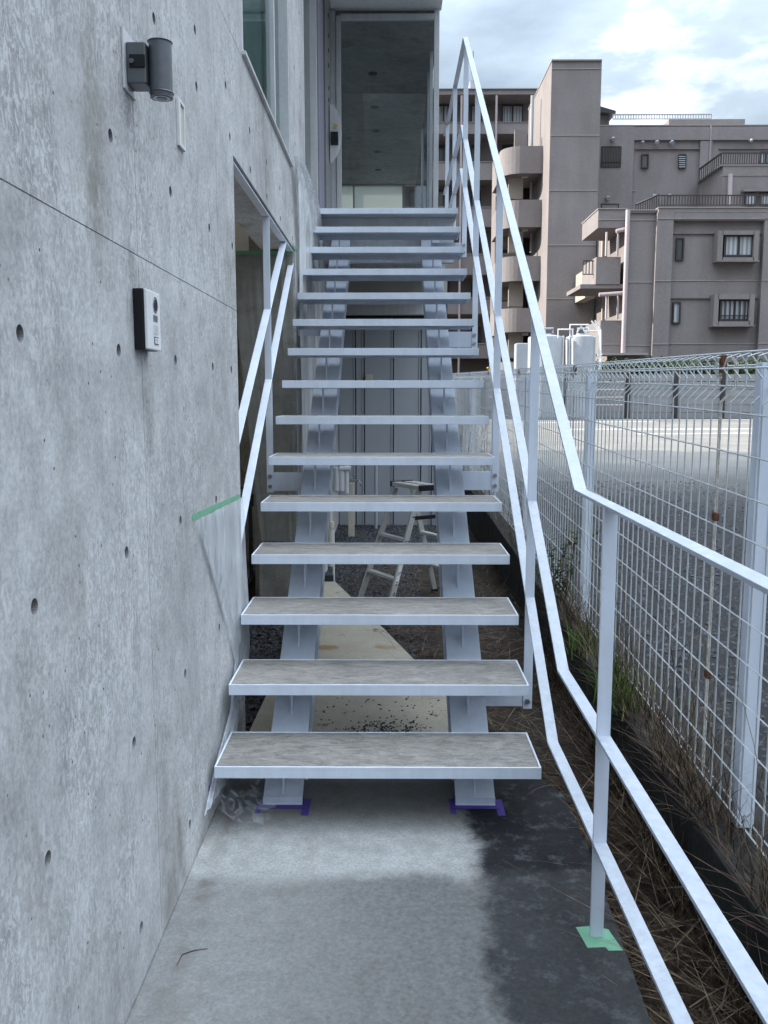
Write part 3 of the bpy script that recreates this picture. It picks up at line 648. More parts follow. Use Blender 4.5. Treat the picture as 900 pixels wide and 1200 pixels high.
strip('masking_tape', [(XW+.001, 3.15, 2.375), (XW+.001, 3.42, 2.375), (XW+.001, 3.42, 2.40), (XW+.001, 3.15, 2.40)], (1, 0, 0), .0015, M['green'], 'short green tape at the far end of the garage lintel', 'tape')
strip('floor_tape', [(1.205, -.605, ZG+.0005), (1.255, -.598, ZG+.0005), (1.30, -.615, ZG+.0005), (1.308, -.66, ZG+.0005), (1.318, -.715, ZG+.0005), (1.275, -.717, ZG+.0005), (1.271, -.70, ZG+.0005), (1.218, -.704, ZG+.0005)], (0, 0, 1), .0015, M['green'], 'green tape patch on the slab round the foot of the railing post', 'tape')
for xc, lb in ((.2257, 'purple tape round the left stringer foot'), (.979, 'purple tape round the right stringer foot')):
    b = MB(); z = ZG+.0005
    b.box(xc-.10, xc-.0785, .12, .24, z, z+.002); b.box(xc+.0785, xc+.108, .10, .235, z, z+.002); b.box(xc-.09, xc+.095, .152, .1855, z+.002, z+.0036)
    b.box(xc-.0786, xc-.0778, .19, .25, z, z+.03); b.build('floor_tape', M['purple'], label=lb, cat='tape')
strip('wall_tape', [(XW+.001, .02, -.128), (XW+.001, .10, -.112), (XW+.001, .11, -.088), (XW+.001, .04, -.094)], (1, 0, 0), .0015, M['purple'], 'small purple tape holding the film low on the concrete wall', 'tape')
# film sheet beside the opening
def film(name, rows, label, amp=.012, seed=0, mat='film', nu=26, nrm_=(1, 0, 0), rf=.02):
    """rows: list of (left point, right point); sheet with folds running along the rows' direction"""
    b = MB(); nv = 10; P = []
    nrm_ = Vector(nrm_)
    for i in range(len(rows)-1):
        for s_ in range(nv if i < len(rows)-2 else nv+1):
            t = s_/nv; l = Vector(rows[i][0]).lerp(Vector(rows[i+1][0]), t); r_ = Vector(rows[i][1]).lerp(Vector(rows[i+1][1]), t)
            P.append([l.lerp(r_, k/nu)+nrm_*(amp*(mnoise.noise(Vector((k*.45+seed, len(P)*rf, seed)))+.4*mnoise.noise(Vector((k*.9, len(P)*rf*3, seed+3)))+.9)) for k in range(nu+1)])
    vs = [v for q in P for v in q]; m_ = nu+1
    fs = [(i*m_+k, i*m_+k+1, (i+1)*m_+k+1, (i+1)*m_+k) for i in range(len(P)-1) for k in range(nu)]
    return b.add(vs, fs).build(name, M[mat], smooth=True, label=label, cat='plastic sheet')
film('plastic_film', [((XW, -.09, .925), (XW, .85, .90)), ((XW, .12, .72), (XW+.005, .86, .70)), ((XW, .42, .42), (XW+.01, .87, .42)), ((XW, .58, .22), (XW+.012, .87, .2)), ((XW, .45, .05), (XW+.02, .72, .05)), ((XW, .1, -.05), (XW+.02, .45, -.06)), ((XW, -.10, -.14), (XW+.02, .2, -.16))], 'clear masking film hanging from the green tape on the wall beside the bottom steps', amp=.011)
film('plastic_film', [((XW+.01, -.08, -.10), (XW+.03, .35, -.06)), ((XW+.12, -.06, -.19), (XW+.14, .30, -.12)), ((XW+.22, -.02, -.225), (XW+.26, .22, -.2))], 'crumpled clear film lying in the corner under the bottom tread', amp=.009, seed=9, nrm_=(.2, -.2, 1), rf=.15, mat='thin')
film('plastic_film', [((XW+.004, 3.09, 2.96), (XW+.01, 3.5, 3.0)), ((XW+.004, 3.2, 2.80), (XW+.05, 4.2, 2.90)), ((XW+.004, 3.32, 2.45), (XW+.06, 4.75, 2.72)), ((XW+.004, 3.34, 1.6), (XW+.06, 4.9, 1.6)), ((XW+.004, 3.36, .7), (XW+.06, 4.95, .7)), ((XW+.004, 3.38, -.2), (XW+.06, 4.95, -.25))], 'whitish masking film hanging on the wall behind the upper treads', amp=.035, seed=4, nu=40, mat='milky')
b = film('dust_sheet', [((-.47, 3.285, 2.36), (-.045, 3.285, 2.36)), ((-.44, 3.285, 1.8), (-.045, 3.285, 1.8)), ((-.36, 3.285, .9), (-.045, 3.285, .9)), ((-.30, 3.285, .30), (-.045, 3.285, .30))], 'grey dust sheet hanging over the far jamb of the garage opening', amp=.012, seed=12, mat='greysheet', nrm_=(0, -1, 0))

# ================================================================== GARAGE CONTENTS
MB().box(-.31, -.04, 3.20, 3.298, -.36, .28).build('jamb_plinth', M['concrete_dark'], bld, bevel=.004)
sh = thing('storage_shelf', (-1.15, 5.2, -.24), 'shelf inside the garage seen past the jamb, loaded with dark boxes', 'shelf')
for z in (.75, 1.30, 1.75): MB().box(-1.75, -.80, 5.0, 5.4, z, z+.025).build('shelf_board', M['soffit'], sh)
for x in (-1.74, -.83): MB().box(x, x+.03, 5.0, 5.4, -.245, 2.1).build('upright', M['alu'], sh)
b = MB(); b.box(-1.2, -.9, 5.02, 5.3, 1.776, 2.04); b.build('storage_box', M['box'], label='dark box on the top shelf in the garage', cat='box', bevel=.01)
b = MB(); b.box(-1.25, -.88, 5.02, 5.3, 1.326, 1.50); b.build('storage_box', M['box'], label='lower dark box on the middle shelf in the garage', cat='box', bevel=.01)
b = MB(); N1, N2 = 14, 10; vs = []; fs = []
for i in range(N1+1):
    for k in range(N2):
        a = 2*math.pi*k/N2; t = i/N1; r_ = .13*math.sin(math.pi*max(.04, min(.96, t)))**.35*(1+.12*mnoise.noise(Vector((i*.5, k*.9, 2))))
        vs.append((-1.05+.42*t+.0, 4.72+r_*math.cos(a)*1.1, .88-.30*t+r_*math.sin(a)))
for i in range(N1):
    for k in range(N2): fs.append((i*N2+k, i*N2+(k+1) % N2, (i+1)*N2+(k+1) % N2, (i+1)*N2+k))
fs += [tuple(range(N2)), tuple(range(N1*N2, N1*N2+N2))[::-1]]
b.add(vs, fs).build('foam_roll', M['sack'], smooth=True, label='beige foam roll leaning on a trolley inside the garage', cat='foam roll')
tr = thing('trolley', (-.85, 4.75, -.245), 'low dark trolley under the beige foam roll in the garage', 'trolley')
MB().box(-1.15, -.55, 4.5, 4.95, .40, .46).build('deck', M['box'], tr, bevel=.005)
for x in (-1.12, -.60):
    for y in (4.53, 4.9): MB().box(x, x+.03, y, y+.03, -.245, .40).build('leg', M['box'], tr)

# ================================================================== STEP LADDER
A, B2 = Vector((.40, 3.80, -.29)), Vector((.63, 3.42, -.29)); bk = Vector((.62, .39, 0))
A2, B3 = A+bk, B2+bk; topz = .655
ax = (B2-A).normalized()
ctr = (A+B2)/2+bk/2; hwid = .17
ta, tb = ctr-ax*hwid-bk.normalized()*.06, ctr+ax*hwid-bk.normalized()*.06
tc_, td_ = ctr-ax*hwid+bk.normalized()*.10, ctr+ax*hwid+bk.normalized()*.10
for v in (ta, tb, tc_, td_): v.z = topz-.03
ld = thing('step_ladder', (ctr.x, ctr.y, -.29), 'small aluminium step ladder standing on the dark ground behind the stairs', 'step ladder')
rails = []
for p, q_ in ((A, ta), (B2, tb), (A2, tc_), (B3, td_)):
    b = MB(); b.bar(p+Vector((0, 0, .02)), q_, .045, .02, side=bk.normalized()); rails.append(b.build('rail', M['ladder'], ld, bevel=.002))
    MB().bar(p, p+Vector((0, 0, .03)), .055, .032, side=bk.normalized()).build('foot', M['black'], rails[-1])
for t in (.28, .60):
    MB().bar(A.lerp(ta, t), B2.lerp(tb, t), .05, .022, side=bk.normalized()).build('step', M['ladder'], ld, bevel=.002)
for t in (.28, .58):
    MB().bar(A2.lerp(tc_, t), B3.lerp(td_, t), .05, .022, side=bk.normalized()).build('step', M['ladder'], ld, bevel=.002)
for o0 in (-.055, .065):
    c0 = ctr+bk.normalized()*(o0+.02); c0.z = topz
    MB().bar(c0-ax*.20, c0+ax*.20, .085, .03, side=bk.normalized()).build('top_plate', M['ladder'], ld, bevel=.004)
for k in range(2):
    c0 = ctr+ax*(.21 if k else -.21); c0.z = topz; MB().bar(c0-bk.normalized()*.08, c0+bk.normalized()*.13, .03, .045, side=ax).build('hinge', M['black'], ld, bevel=.004)
MB().bar(B2.lerp(tb, .78), B3.lerp(td_, .78), .02, .028, side=ax).build('strap', M['black'], ld)
# printed sticker on the near rail: dark square with 03 and blue vertical characters
n_r = ax.cross(bk.normalized()).normalized()
dirn = (tb-B2).normalized(); out_n = ax  # outward face of the near rail points along ax
def onrail(t, du, dv, lift): return B2.lerp(tb, t)+bk.normalized()*du+dirn*dv+out_n*(.0105+lift)
b = MB(); b.add([onrail(.565, -.017, -.03, .0006), onrail(.565, .017, -.03, .0006), onrail(.565, .017, .03, .0006), onrail(.565, -.017, .03, .0006)], [(0, 1, 2, 3)]); b.build('sticker', M['black'], ld)
b = MB(); b.add([onrail(.25, -.016, -.22, .0004), onrail(.25, .016, -.22, .0004), onrail(.25, .016, .20, .0004), onrail(.25, -.016, .20, .0004)], [(0, 1, 2, 3)]); b.build('sticker', M['white_plastic'], ld)
M['ink'] = flat('blue_black_ink', (.02, .03, .09), .6)
def glyph(strokes, t, dv, size, mat, name='character'):
    b = MB()
    for (x0, y0, x1, y1) in strokes:
        p, q_ = onrail(t, x0*size, dv+y0*size, .0012), onrail(t, x1*size, dv+y1*size, .0012); s_ = (q_-p).normalized().cross(out_n)*size*.09
        b.add([p-s_, q_-s_, q_+s_, p+s_], [(0, 1, 2, 3)])
    b.build(name, mat, ld)
glyph([(-.4, -.5, .4, -.5), (.4, -.5, .4, .5), (.4, .5, -.4, .5), (-.4, .5, -.4, -.5)], .565, .012, .02, M['white_plastic'])
glyph([(-.4, .5, .4, .5), (.4, .5, .4, -.5), (.4, 0, -.2, 0), (.4, -.5, -.4, -.5)], .565, -.014, .02, M['white_plastic'])
for k, g in enumerate([[(-.4, .3, .4, .4), (.4, .4, -.2, -.5)], [(-.4, .4, -.2, .2), (-.4, -.5, .4, .3)], [(-.4, .4, .3, .4), (.3, .4, -.4, -.5), (0, -.1, .4, -.5)], [(-.4, 0, .4, .1), (0, .5, 0, -.5), (-.4, -.4, .4, -.4)], [(-.3, .5, 0, -.5), (.4, .5, 0, -.5)]]):
    glyph(g, .25, .16-k*.08, .03, M['ink'])

# ================================================================== WATER TAPS, PIPES
wp = thing('water_standpipe', (.02, 7.4, -.30), 'cluster of white water pipes with a chrome tap behind the stairs', 'standpipe')
p0 = at(411, 560, 7.2)
MB().box(at(405, 0, 7.2).x, at(412.5, 0, 7.2).x, 7.16, 7.22, -.33, at(400, 566, 7.2).z).build('post', M['cream'], wp, bevel=.004)
for px in (394.5, 400.5):
    a = at(px, 575, 7.1); MB().tube([(a.x, a.y, a.z-.02), (a.x, a.y, a.z+.0), (a.x, a.y, at(px, 548, 7.1).z)], .035, 14, rs=[.012, .036, .036]).build('pipe_cover', M['white_plastic'], wp, smooth=True)
a = at(406.5, 578, 7.1); MB().tube([(a.x, a.y, a.z), (a.x, a.y, at(406, 545, 7.1).z)], .022, 12).build('riser_pipe', M['white_plastic'], wp, smooth=True)
a, c = at(398, 549, 7.08), at(411, 549, 7.08); MB().tube([a, c], .03, 10).build('header_pipe', M['white_plastic'], wp, smooth=True)
a, c, d = at(410, 563, 7.08), at(421, 563, 7.05), at(423.5, 569, 7.05); tap = MB().tube([a, c, d], .014, 10).build('tap', M['bolt'], wp, smooth=True)
a, c = at(415.5, 563, 7.06), at(415.5, 557.5, 7.06); MB().tube([a, c], .007, 8).build('tap_stem', M['bolt'], tap)
a, c = at(412.5, 557, 7.06), at(418.5, 557, 7.06); MB().tube([a, c], .01, 8).build('tap_handle', M['bolt'], tap)
vp = thing('vent_pipe', (.05, 5.3, -.33), 'upright beige pipe beside the left stringer under the stairs', 'pipe')
a = at(387, 640, 5.3); MB().tube([(a.x, a.y, -.33), (a.x, a.y, at(387, 545, 5.3).z)], .022, 12).build('pipe_body', M['cream'], vp, smooth=True)
a = at(388, 615, 5.3); MB().tube([(a.x, a.y, a.z-.03), (a.x, a.y, a.z+.03)], .03, 12).build('pipe_collar', M['cream'], vp, smooth=True)
a = at(440.5, 609, 7.8); MB().tube([(a.x, 7.8, -.33), (a.x, 7.8, at(440, 544, 7.8).z)], .022, 10).build('ground_pipe', M['siding'], smooth=True, label='thin grey conduit standing in front of the metal siding', cat='pipe')
a = at(389, 685, 4.55); b = MB(); b.box(a.x-.09, a.x+.02, 4.45, 4.6, -.33, -.20); b.build('drain_box', M['box'], label='dark drain box at the far tip of the concrete path', cat='drain box', bevel=.005)
a = at(391, 650, 4.5); MB().tube([(a.x, 4.5, -.3), (a.x, 4.5, at(391, 622, 4.5).z)], .009, 8).build('marker_pole', M['white_plastic'], label='thin pale stake beside the tip of the concrete path', cat='stake')

# ================================================================== MESH FENCE
mf = thing('mesh_fence', (1.76, -.45, 0), 'long white welded mesh fence with rolled top between weeds and parking lot', 'fence')
def fx(y): return 1.752+.0085*(y+.45) if y < 4 else 1.79
def ftop(y): return CZ+.13+.0215*(y+.45)
FH = 1.40
P_Y = [-5.17, -2.81, -.45, 1.91, 4.27, 6.63, 8.99, 11.35, 13.71]
for y in P_Y[1:]:
    x = fx(y); b = MB(); b.box(x-.027, x+.027, y-.022, y+.022, ftop(y)-FH-.3, ftop(y)-.03); b.box(x-.022, x-.018, y-.0245, y-.0221, ftop(y)-FH, ftop(y)-.04); b.box(x+.018, x+.022, y-.0245, y-.0221, ftop(y)-FH, ftop(y)-.04)
    b.build('post', M['white'], mf, bevel=.004)
WR = .0029
for i in range(len(P_Y)-1):
    y0, y1 = P_Y[i]+.225, P_Y[i+1]+.225
    b = MB(); rbs = [MB(), MB()]; nV = 29; ox = -.05
    for k in range(nV+1):
        y = y0+(y1-y0)*k/nV-(.008 if k == nV else 0)+(.008 if k == 0 else 0); x = fx(y)+ox; zt = ftop(y)
        tgt = rbs[0] if k == 0 else rbs[1] if k == nV else b
        tgt.tube([(x, y, zt-FH), (x, y, zt-.15), (x+.045, y, zt-.105), (x+.045, y, zt-.03), (x+.02, y, zt), (x-.012, y+.012, zt-.012), (x-.02, y+.02, zt-.045), (x+.0, y+.012, zt-.075)], WR, 4)
    def hz_(off, dz, tgt=None):
        (tgt or b).tube([(fx(y0)+ox+off, y0, ftop(y0)+dz), (fx(y1)+ox+off, y1, ftop(y1)+dz)], WR, 4)
    for k in range(11): hz_(-.005, -FH+.005+.1215*k)
    hz_(.05, -.10); hz_(.05, -.035); hz_(.02, .005); hz_(-.022, -.045); hz_(.045, -FH-.02)
    b.build('mesh_panel', M['fence'], mf)
    for rb in rbs: rb.build('edge_wire', M['rustwire'] if i in (1, 2) else M['fence'], mf)
    if i >= 1:
        y = y0; x = fx(y)+ox
        for dz, hh in ((-.03, .028), (-.52, .014), (-1.05, .014)):
            MB().box(x-.008, x+.010, y-.014, y+.014, ftop(y)+dz-hh, ftop(y)+dz+hh).build('clamp', M['rust'], mf, bevel=.004)
b = MB(); vs = []; fs = []
for k, y in enumerate([-6, -3, 0, 3, 6, 9, 12, 14.5]):
    x = fx(y); z = ftop(y)-FH-.06
    vs += [(x-.14, y, -.5), (x-.14, y, z), (x+.15, y, z), (x+.15, y, -.5)]
for i in range(7):
    for k in range(3): fs.append((i*4+k, i*4+4+k, i*4+4+k+1, i*4+k+1))
fs += [(0, 1, 2, 3), (31, 30, 29, 28)]
b.add(vs, fs).build('fence_curb', M['curb'], label='dark mossy concrete curb under the mesh fence', cat='curb', bevel=.01)
# sheet on the far bays
film('plastic_film', [((1.70, 14.4, 1.62), (1.70, 8.4, 1.50)), ((1.72, 14.4, 1.0), (1.72, 8.3, .9)), ((1.70, 14.4, .3), (1.70, 8.2, .3))], 'whitish plastic film hung on the far end of the mesh fence', amp=.06, seed=22, nu=70, nrm_=(-1, 0, 0))

# ================================================================== GRAVEL, NEEDLES, WEEDS
def stones(name, n_, region, size, mat, label, z):
    r_ = random.Random(len(name)+n_); b = MB()
    base = [(1,0,0),(-1,0,0),(0,1,0),(0,-1,0),(0,0,1),(0,0,-1)]; F = [(0,2,4),(2,1,4),(1,3,4),(3,0,4),(2,0,5),(1,2,5),(3,1,5),(0,3,5)]
    c_ = 0
    while c_ < n_:
        x, y = region(r_)
        if x is None: continue
        s_ = size*r_.uniform(.5, 1.3); an = r_.uniform(0, 6.28); ca, sa = math.cos(an), math.sin(an)
        sx, sy, sz = s_*r_.uniform(.7, 1.3), s_*r_.uniform(.7, 1.2), s_*r_.uniform(.4, .8); tx, ty = r_.uniform(-.4, .4), r_.uniform(-.4, .4)
        vs = []
        for (a, d, e_) in base:
            a, d, e_ = a*sx*r_.uniform(.8, 1.2), d*sy*r_.uniform(.8, 1.2), e_*sz; e_ += a*tx+d*ty
            vs.append((x+a*ca-d*sa, y+a*sa+d*ca, z+e_+s_*.25*r_.random()))
        b.add(vs, F); c_ += 1
    return b.build(name, mat, label=label, cat='gravel', kind='stuff')
def reg1(r_):
    y = r_.uniform(.52, 8.1); x = r_.uniform(-.62, 1.3)
    if x < XW and y > 4.0: return None, None
    if -.045 < x and y < 4.6 and x < 1.12-(y-.5)*.255: return None, None
    if x > .9 and y < 6: return None, None
    return x, y
stones('gravel', 15000, reg1, .016, M['gravel'], 'dark grey gravel beside the path and in front of the siding', -.295)
def reg4(r_):
    y = r_.uniform(-1.5, 9); x = 1.95+abs(r_.gauss(0, 1.6)); return (x, y) if x < 6 else (None, None)
b = stones('lot_gravel', 9000, reg4, .02, M['gravel'], 'coarse dark grey gravel along the parking side of the mesh fence', 0)
for v in b.data.vertices: v.co.z += zr(v.co.y)
def reg2(r_): return r_.gauss(.62, .10), r_.gauss(1.02, .06)
stones('spilled_grit', 260, reg2, .006, M['gravel'], 'dark grit spilled on the pale path behind the bottom steps', -.254)
def reg3(r_):
    x, y = r_.uniform(.3, 1.05), r_.uniform(.6, 1.7); return x, y
stones('path_crumbs', 130, reg3, .006, M['gravel'], 'scattered crumbs on the pale concrete path', -.254)

def blades(name, n_, fn, mat, label, cat, kind='stuff', seed=1):
    """fn(r) -> root, length, lean direction, lift, width: curved tapering strips"""
    r_ = random.Random(seed); b = MB()
    for _ in range(n_):
        q_ = fn(r_)
        if q_ is None: continue
        p, ln, az, el, wd, curl = q_
        p = Vector(p); d = Vector((math.cos(az)*math.cos(el), math.sin(az)*math.cos(el), math.sin(el))); s_ = Vector((-math.sin(az), math.cos(az), 0))
        sw = Vector((r_.uniform(-1, 1), r_.uniform(-1, 1), r_.uniform(-.3, .3)))*curl*.35
        vs = []; k = 5 if ln > .12 else 3
        for i in range(k):
            t = i/(k-1); ww = wd*(1-.85*t)
            vs += [p-s_*ww/2, p+s_*ww/2]
            p = p+d*ln/(k-1); d = (d+sw+Vector((0, 0, -curl*.9))/(k)).normalized(); p.z = max(p.z, -.325)
        b.add(vs, [(2*i, 2*i+1, 2*i+3, 2*i+2) for i in range(k-1)])
    return b.build(name, mat, label=label, cat=cat, kind=kind)
def mat_fn(x0, x1, y0, y1, zz, lmin=.08, lmax=.30, wd=.0035, el=.25, excl=None):
    def f(r_):
        x, y = r_.uniform(x0, x1), r_.uniform(y0, y1)
        if excl and excl(x, y): return None
        cl = mnoise.noise(Vector((x*3.1, y*3.1, 0)))
        if cl < -.22 and r_.random() < .6: return None
        z = zz+max(0, cl)*.05+r_.random()*.03
        return (x, y, z), r_.uniform(lmin, lmax), r_.uniform(0, 6.28), r_.uniform(-.12, el), wd*r_.uniform(.5, 1.3), r_.uniform(0, .5)
    return f
pathx = lambda x, y: (x < 1.36 and y < .52) or (y > .5 and y < 4.7 and x < 1.12-(y-.5)*.255+.02)
blades('dry_needles', 15000, mat_fn(.25, 1.66, .45, 6.2, -.32, excl=pathx), M['needle'], 'brown pine needles littering the ground right of and behind the stairs', 'needles', seed=3)
blades('dry_needles', 13000, mat_fn(1.33, 1.64, -2.6, .6, -.33, excl=lambda x, y: x < 1.36), M['needle'], 'brown needles and stalks in the gap between slab and curb', 'needles', seed=4)
blades('dry_straw', 1500, mat_fn(.4, 1.66, .9, 6.0, -.29, .15, .45, .0045, .5, excl=pathx), M['straw'], 'pale straw lying over the needles behind the stairs', 'straw', seed=5)
blades('dry_straw', 420, mat_fn(1.36, 1.66, -2.4, .8, -.29, .15, .5, .0045, .7), M['straw'], 'pale straw arching over the gap beside the entrance slab', 'straw', seed=6)
def weed(y0, y1, l0, l1, wd=.0045, xo=-.10, xs_=.07, elo=.7, curl=.8, den=None):
    def f(r_):
        y = r_.uniform(y0, y1); x = fx(y)+xo+r_.uniform(-xs_, xs_)
        if mnoise.noise(Vector((y*2.3, 5, 1))) < -.1 and r_.random() < .7: return None
        z = ftop(y)-FH-.07 if x > fx(y)-.14 else -.3
        return (x, y, z), r_.uniform(l0, l1)*(1+.5*mnoise.noise(Vector((y*2.3, 5, 1)))), r_.uniform(0, 6.28), r_.uniform(elo, 1.5), wd*r_.uniform(.5, 1.3), r_.uniform(.1, curl)
    return f
blades('dry_grass', 1300, weed(-2.2, 1.9, .12, .42), M['straw'], 'tall dry grass growing through the near part of the mesh fence', 'dry grass', seed=7)
blades('dry_grass', 2800, weed(-2.2, 1.9, .10, .36, xo=-.13, elo=.35, curl=1.1), M['needle'], 'brown withered grass at the foot of the near fence', 'dry grass', seed=17)
blades('dry_grass', 500, weed(1.9, 9, .1, .35), M['straw'], 'dry grass along the farther part of the fence foot', 'dry grass', seed=8)
blades('tall_stalks', 70, weed(-1.6, 1.6, .5, 1.0, .0055, -.02, .12, 1.2, .25), M['straw'], 'sparse tall dry stalks standing by the near fence', 'dry stalks', seed=9)
blades('tall_stalks', 60, weed(3.5, 8, .5, 1.0, .006, -.06, .06, 1.2, .3), M['twig'], 'bare brown stalks against the farther fence', 'dry stalks', seed=10)
def tuft(cy, n_, l0, l1, spread, mat, label, seed, name='grass_tuft'):
    def f(r_):
        y = cy+r_.gauss(0, spread); x = fx(cy)-.12+r_.gauss(0, spread*.5)
        return (x, y, ftop(cy)-FH-.08), r_.uniform(l0, l1), r_.uniform(0, 6.28), r_.uniform(.8, 1.5), .006*r_.uniform(.6, 1.3), r_.uniform(.2, 1.0)
    return blades(name, n_, f, mat, label, 'grass tuft', None, seed)
tuft(.62, 200, .12, .26, .07, M['grass'], 'bright green grass tuft beside the nearest railing post, at the fence foot', 21)
tuft(1.38, 110, .08, .18, .08, M['grass'], 'green grass tuft farther along the fence foot, below the leafy weed', 22)
def leafy(cy, label, seed, hgt=.5, nst=9, nl=26, ls=.028, mat='leaf', x_=None, spread=.10, name='leafy_weed', z0=None, cat='weed'):
    r_ = random.Random(seed); root = thing(name, (x_ or fx(cy)-.10, cy, z0 if z0 is not None else ftop(cy)-FH-.08), label, cat)
    stb, lf = MB(), MB(); o0 = worldloc(root)
    for _ in range(nst):
        p = o0+Vector((r_.gauss(0, spread*.3), r_.gauss(0, spread*.3), 0)); d = Vector((r_.gauss(0, .22), r_.gauss(0, .22), 1)).normalized(); pts = [p.copy()]; h = hgt*r_.uniform(.5, 1.1)
        for i in range(6): p = p+d*h/6; d = (d+Vector((r_.gauss(0, .15), r_.gauss(0, .15), 0))).normalized(); pts.append(p.copy())
        stb.tube(pts, .003, 4, rs=[.004-.0004*i for i in range(7)])
        for _ in range(nl):
            t = r_.uniform(.8, 6); i = min(5, int(t)); c = pts[i].lerp(pts[i+1], t-i) if i+1 < len(pts) else pts[-1]
            az = r_.uniform(0, 6.28); a = Vector((math.cos(az), math.sin(az), r_.uniform(-.3, .8))).normalized(); s_ = a.cross(Vector((0, 0, 1))).normalized()*ls*.32; L_ = ls*r_.uniform(.6, 1.4); u_ = a.cross(s_).normalized()*ls*.12
            lf.add([c, c+a*L_*.5+s_-u_, c+a*L_, c+a*L_*.5-s_-u_], [(0, 1, 2, 3)])
    stb.build('stem', M['twig'], root); lf.build('foliage', M[mat], root)
leafy(2.15, 'leafy green weed climbing the fence mesh above the far grass tuft', 31, .75, 8, 40, .04)
leafy(10.5, 'bare twiggy ivy on the far end of the fence beside the right stringer', 32, 1.5, 26, 60, .035, x_=1.62, spread=.9, name='ivy_shrub', z0=.1, cat='shrub')
leafy(16.5, 'small yellow-leaved shrub beyond the end of the mesh fence', 33, 1.9, 12, 40, .10, 'yellow_leaf', x_=1.95, spread=.5, name='yellow_shrub', z0=.2, cat='shrub')
# fallen twig on the slab
a = MB(); a.tube([(.048, -.79, ZG+.002), (.052, -.745, ZG+.003), (.08, -.725, ZG+.002), (.118, -.715, ZG+.002)], .0014, 5).build('twig', M['twig'], label='small bent dark twig lying on the pale slab near the wall', cat='twig')

# ================================================================== PARKING WALL, HEDGE, TANKS
PY = 29.0
pw = thing('plank_wall', (at(750, 0, PY).x, PY, zr(PY)), 'precast concrete plank wall with steel posts behind the parking lot', 'wall')
pxs = [518, 566, 608, 640, 676, 735, 791, 846, 901, 956]
zt, zb_ = at(700, 437, PY).z, at(700, 489, PY).z-.1
for p in pxs: x = at(p, 460, PY).x; MB().box(x-.075, x+.075, PY-.14, PY+.14, zb_, zt+.03).build('post', M['railing'], pw)
hp = (zt-zb_-.03)/6
for a_, c_ in zip(pxs[:-1], pxs[1:]):
    xa, xb = at(a_, 460, PY).x+.08, at(c_, 460, PY).x-.08
    for k in range(6):
        MB().box(xa, xb, PY-.05-rnd.random()*.03, PY+.05, zb_+k*hp+.012, zb_+(k+1)*hp-.018).build('plank', M['plank'], pw)
hg = MB(); hr = random.Random(5)
for _ in range(9000):
    x = hr.uniform(at(700, 0, PY+1).x, at(960, 0, PY+1).x); c = Vector((x, PY+.9+hr.gauss(0, .3), zt+.12+hr.gauss(0, .16)+.12*mnoise.noise(Vector((x*.8, 0, 0)))))
    a_ = Vector((hr.gauss(0, 1), hr.gauss(0, 1), hr.gauss(0, 1))).normalized()*.06; s_ = a_.cross(Vector((hr.random(), hr.random(), 1))).normalized()*.035
    hg.add([c-a_, c+s_, c+a_, c-s_], [(0, 1, 2, 3)])
hg.build('hedge', M['leaf'], label='low green hedge along the top of the plank wall', cat='hedge', kind='stuff')
def tank(px0, px1, pyt, Y_, lb, grp):
    a_, c_ = at(px0, pyt, Y_), at(px1, pyt, Y_); r_ = (c_.x-a_.x)/2; x = (a_.x+c_.x)/2; z1 = a_.z; z0 = zr(Y_)
    t = thing('water_tank', (x, Y_, z0), lb, 'tank', grp)
    pts = [(z0+.1, r_), (z1-.05, r_), (z1, r_*.97), (z1+.06, r_*.55), (z1+.08, r_*.3), (z1+.12, r_*.28)]
    MB().tube([(x, Y_, p[0]) for p in pts], 1, 32, rs=[p[1] for p in pts]).build('tank_body', M['tank'], t, smooth=True)
    MB().cyl((x, Y_, z0-.1), (x, Y_, z0+.1), r_*1.05, 24).build('plinth', M['plank'], t)
    MB().tube([(x-.15, Y_-r_*.3, z1+.1), (x-.15, Y_-r_*.3, z1+.28), (x+.2, Y_-r_*.3, z1+.28), (x+.2, Y_-r_*.3, z1+.12)], .035, 8).build('vent', M['tank'], t)
    for sx in (-1, 1): MB().tube([(x+sx*r_*.85, Y_-r_*.6, z0), (x+sx*r_*.85, Y_-r_*.6, z1+.02)], .03, 6).build('strap', M['alu'], t)
    return t
tank(619, 661, 395, 28.0, 'left white cylindrical tank behind the fence and in front of the flats', 'tanks')
tank(663, 698, 395, 28.0, 'right white cylindrical tank with the handrail frame beside it', 'tanks')
tf = thing('tank_handrail', (at(680, 0, 27.3).x, 27.3, zr(27.3)), 'white tubular handrail frame rising over the white tanks', 'handrail')
def poly(pp, Y_, r_=.028):
    MB().tube([at(a_, c_, Y_) for a_, c_ in pp], r_, 6).build('tube', M['white_plastic'], tf)
poly([(654, 396), (654, 386), (672, 386)], 27.2); poly([(668, 395), (668, 380.5), (690, 380.5), (690, 386)], 27.2); poly([(671, 385), (671, 432)], 27.2)
poly([(684, 388), (700, 388)], 27.2); poly([(693, 376), (702, 388), (702, 433)], 27.1); poly([(697, 375.5), (704, 387), (704, 433)], 27.0); poly([(664, 398), (664, 433)], 27.1); poly([(676, 390), (681, 382), (686, 390)], 27.2)
b = MB(); a_ = at(605, 402, 27); c_ = at(619, 402, 27); b.box(a_.x, c_.x, 27, 27.5, zr(27), a_.z); b.build('meter_cabinet', M['tank'], label='narrow white cabinet left of the white tanks', cat='cabinet', bevel=.03)

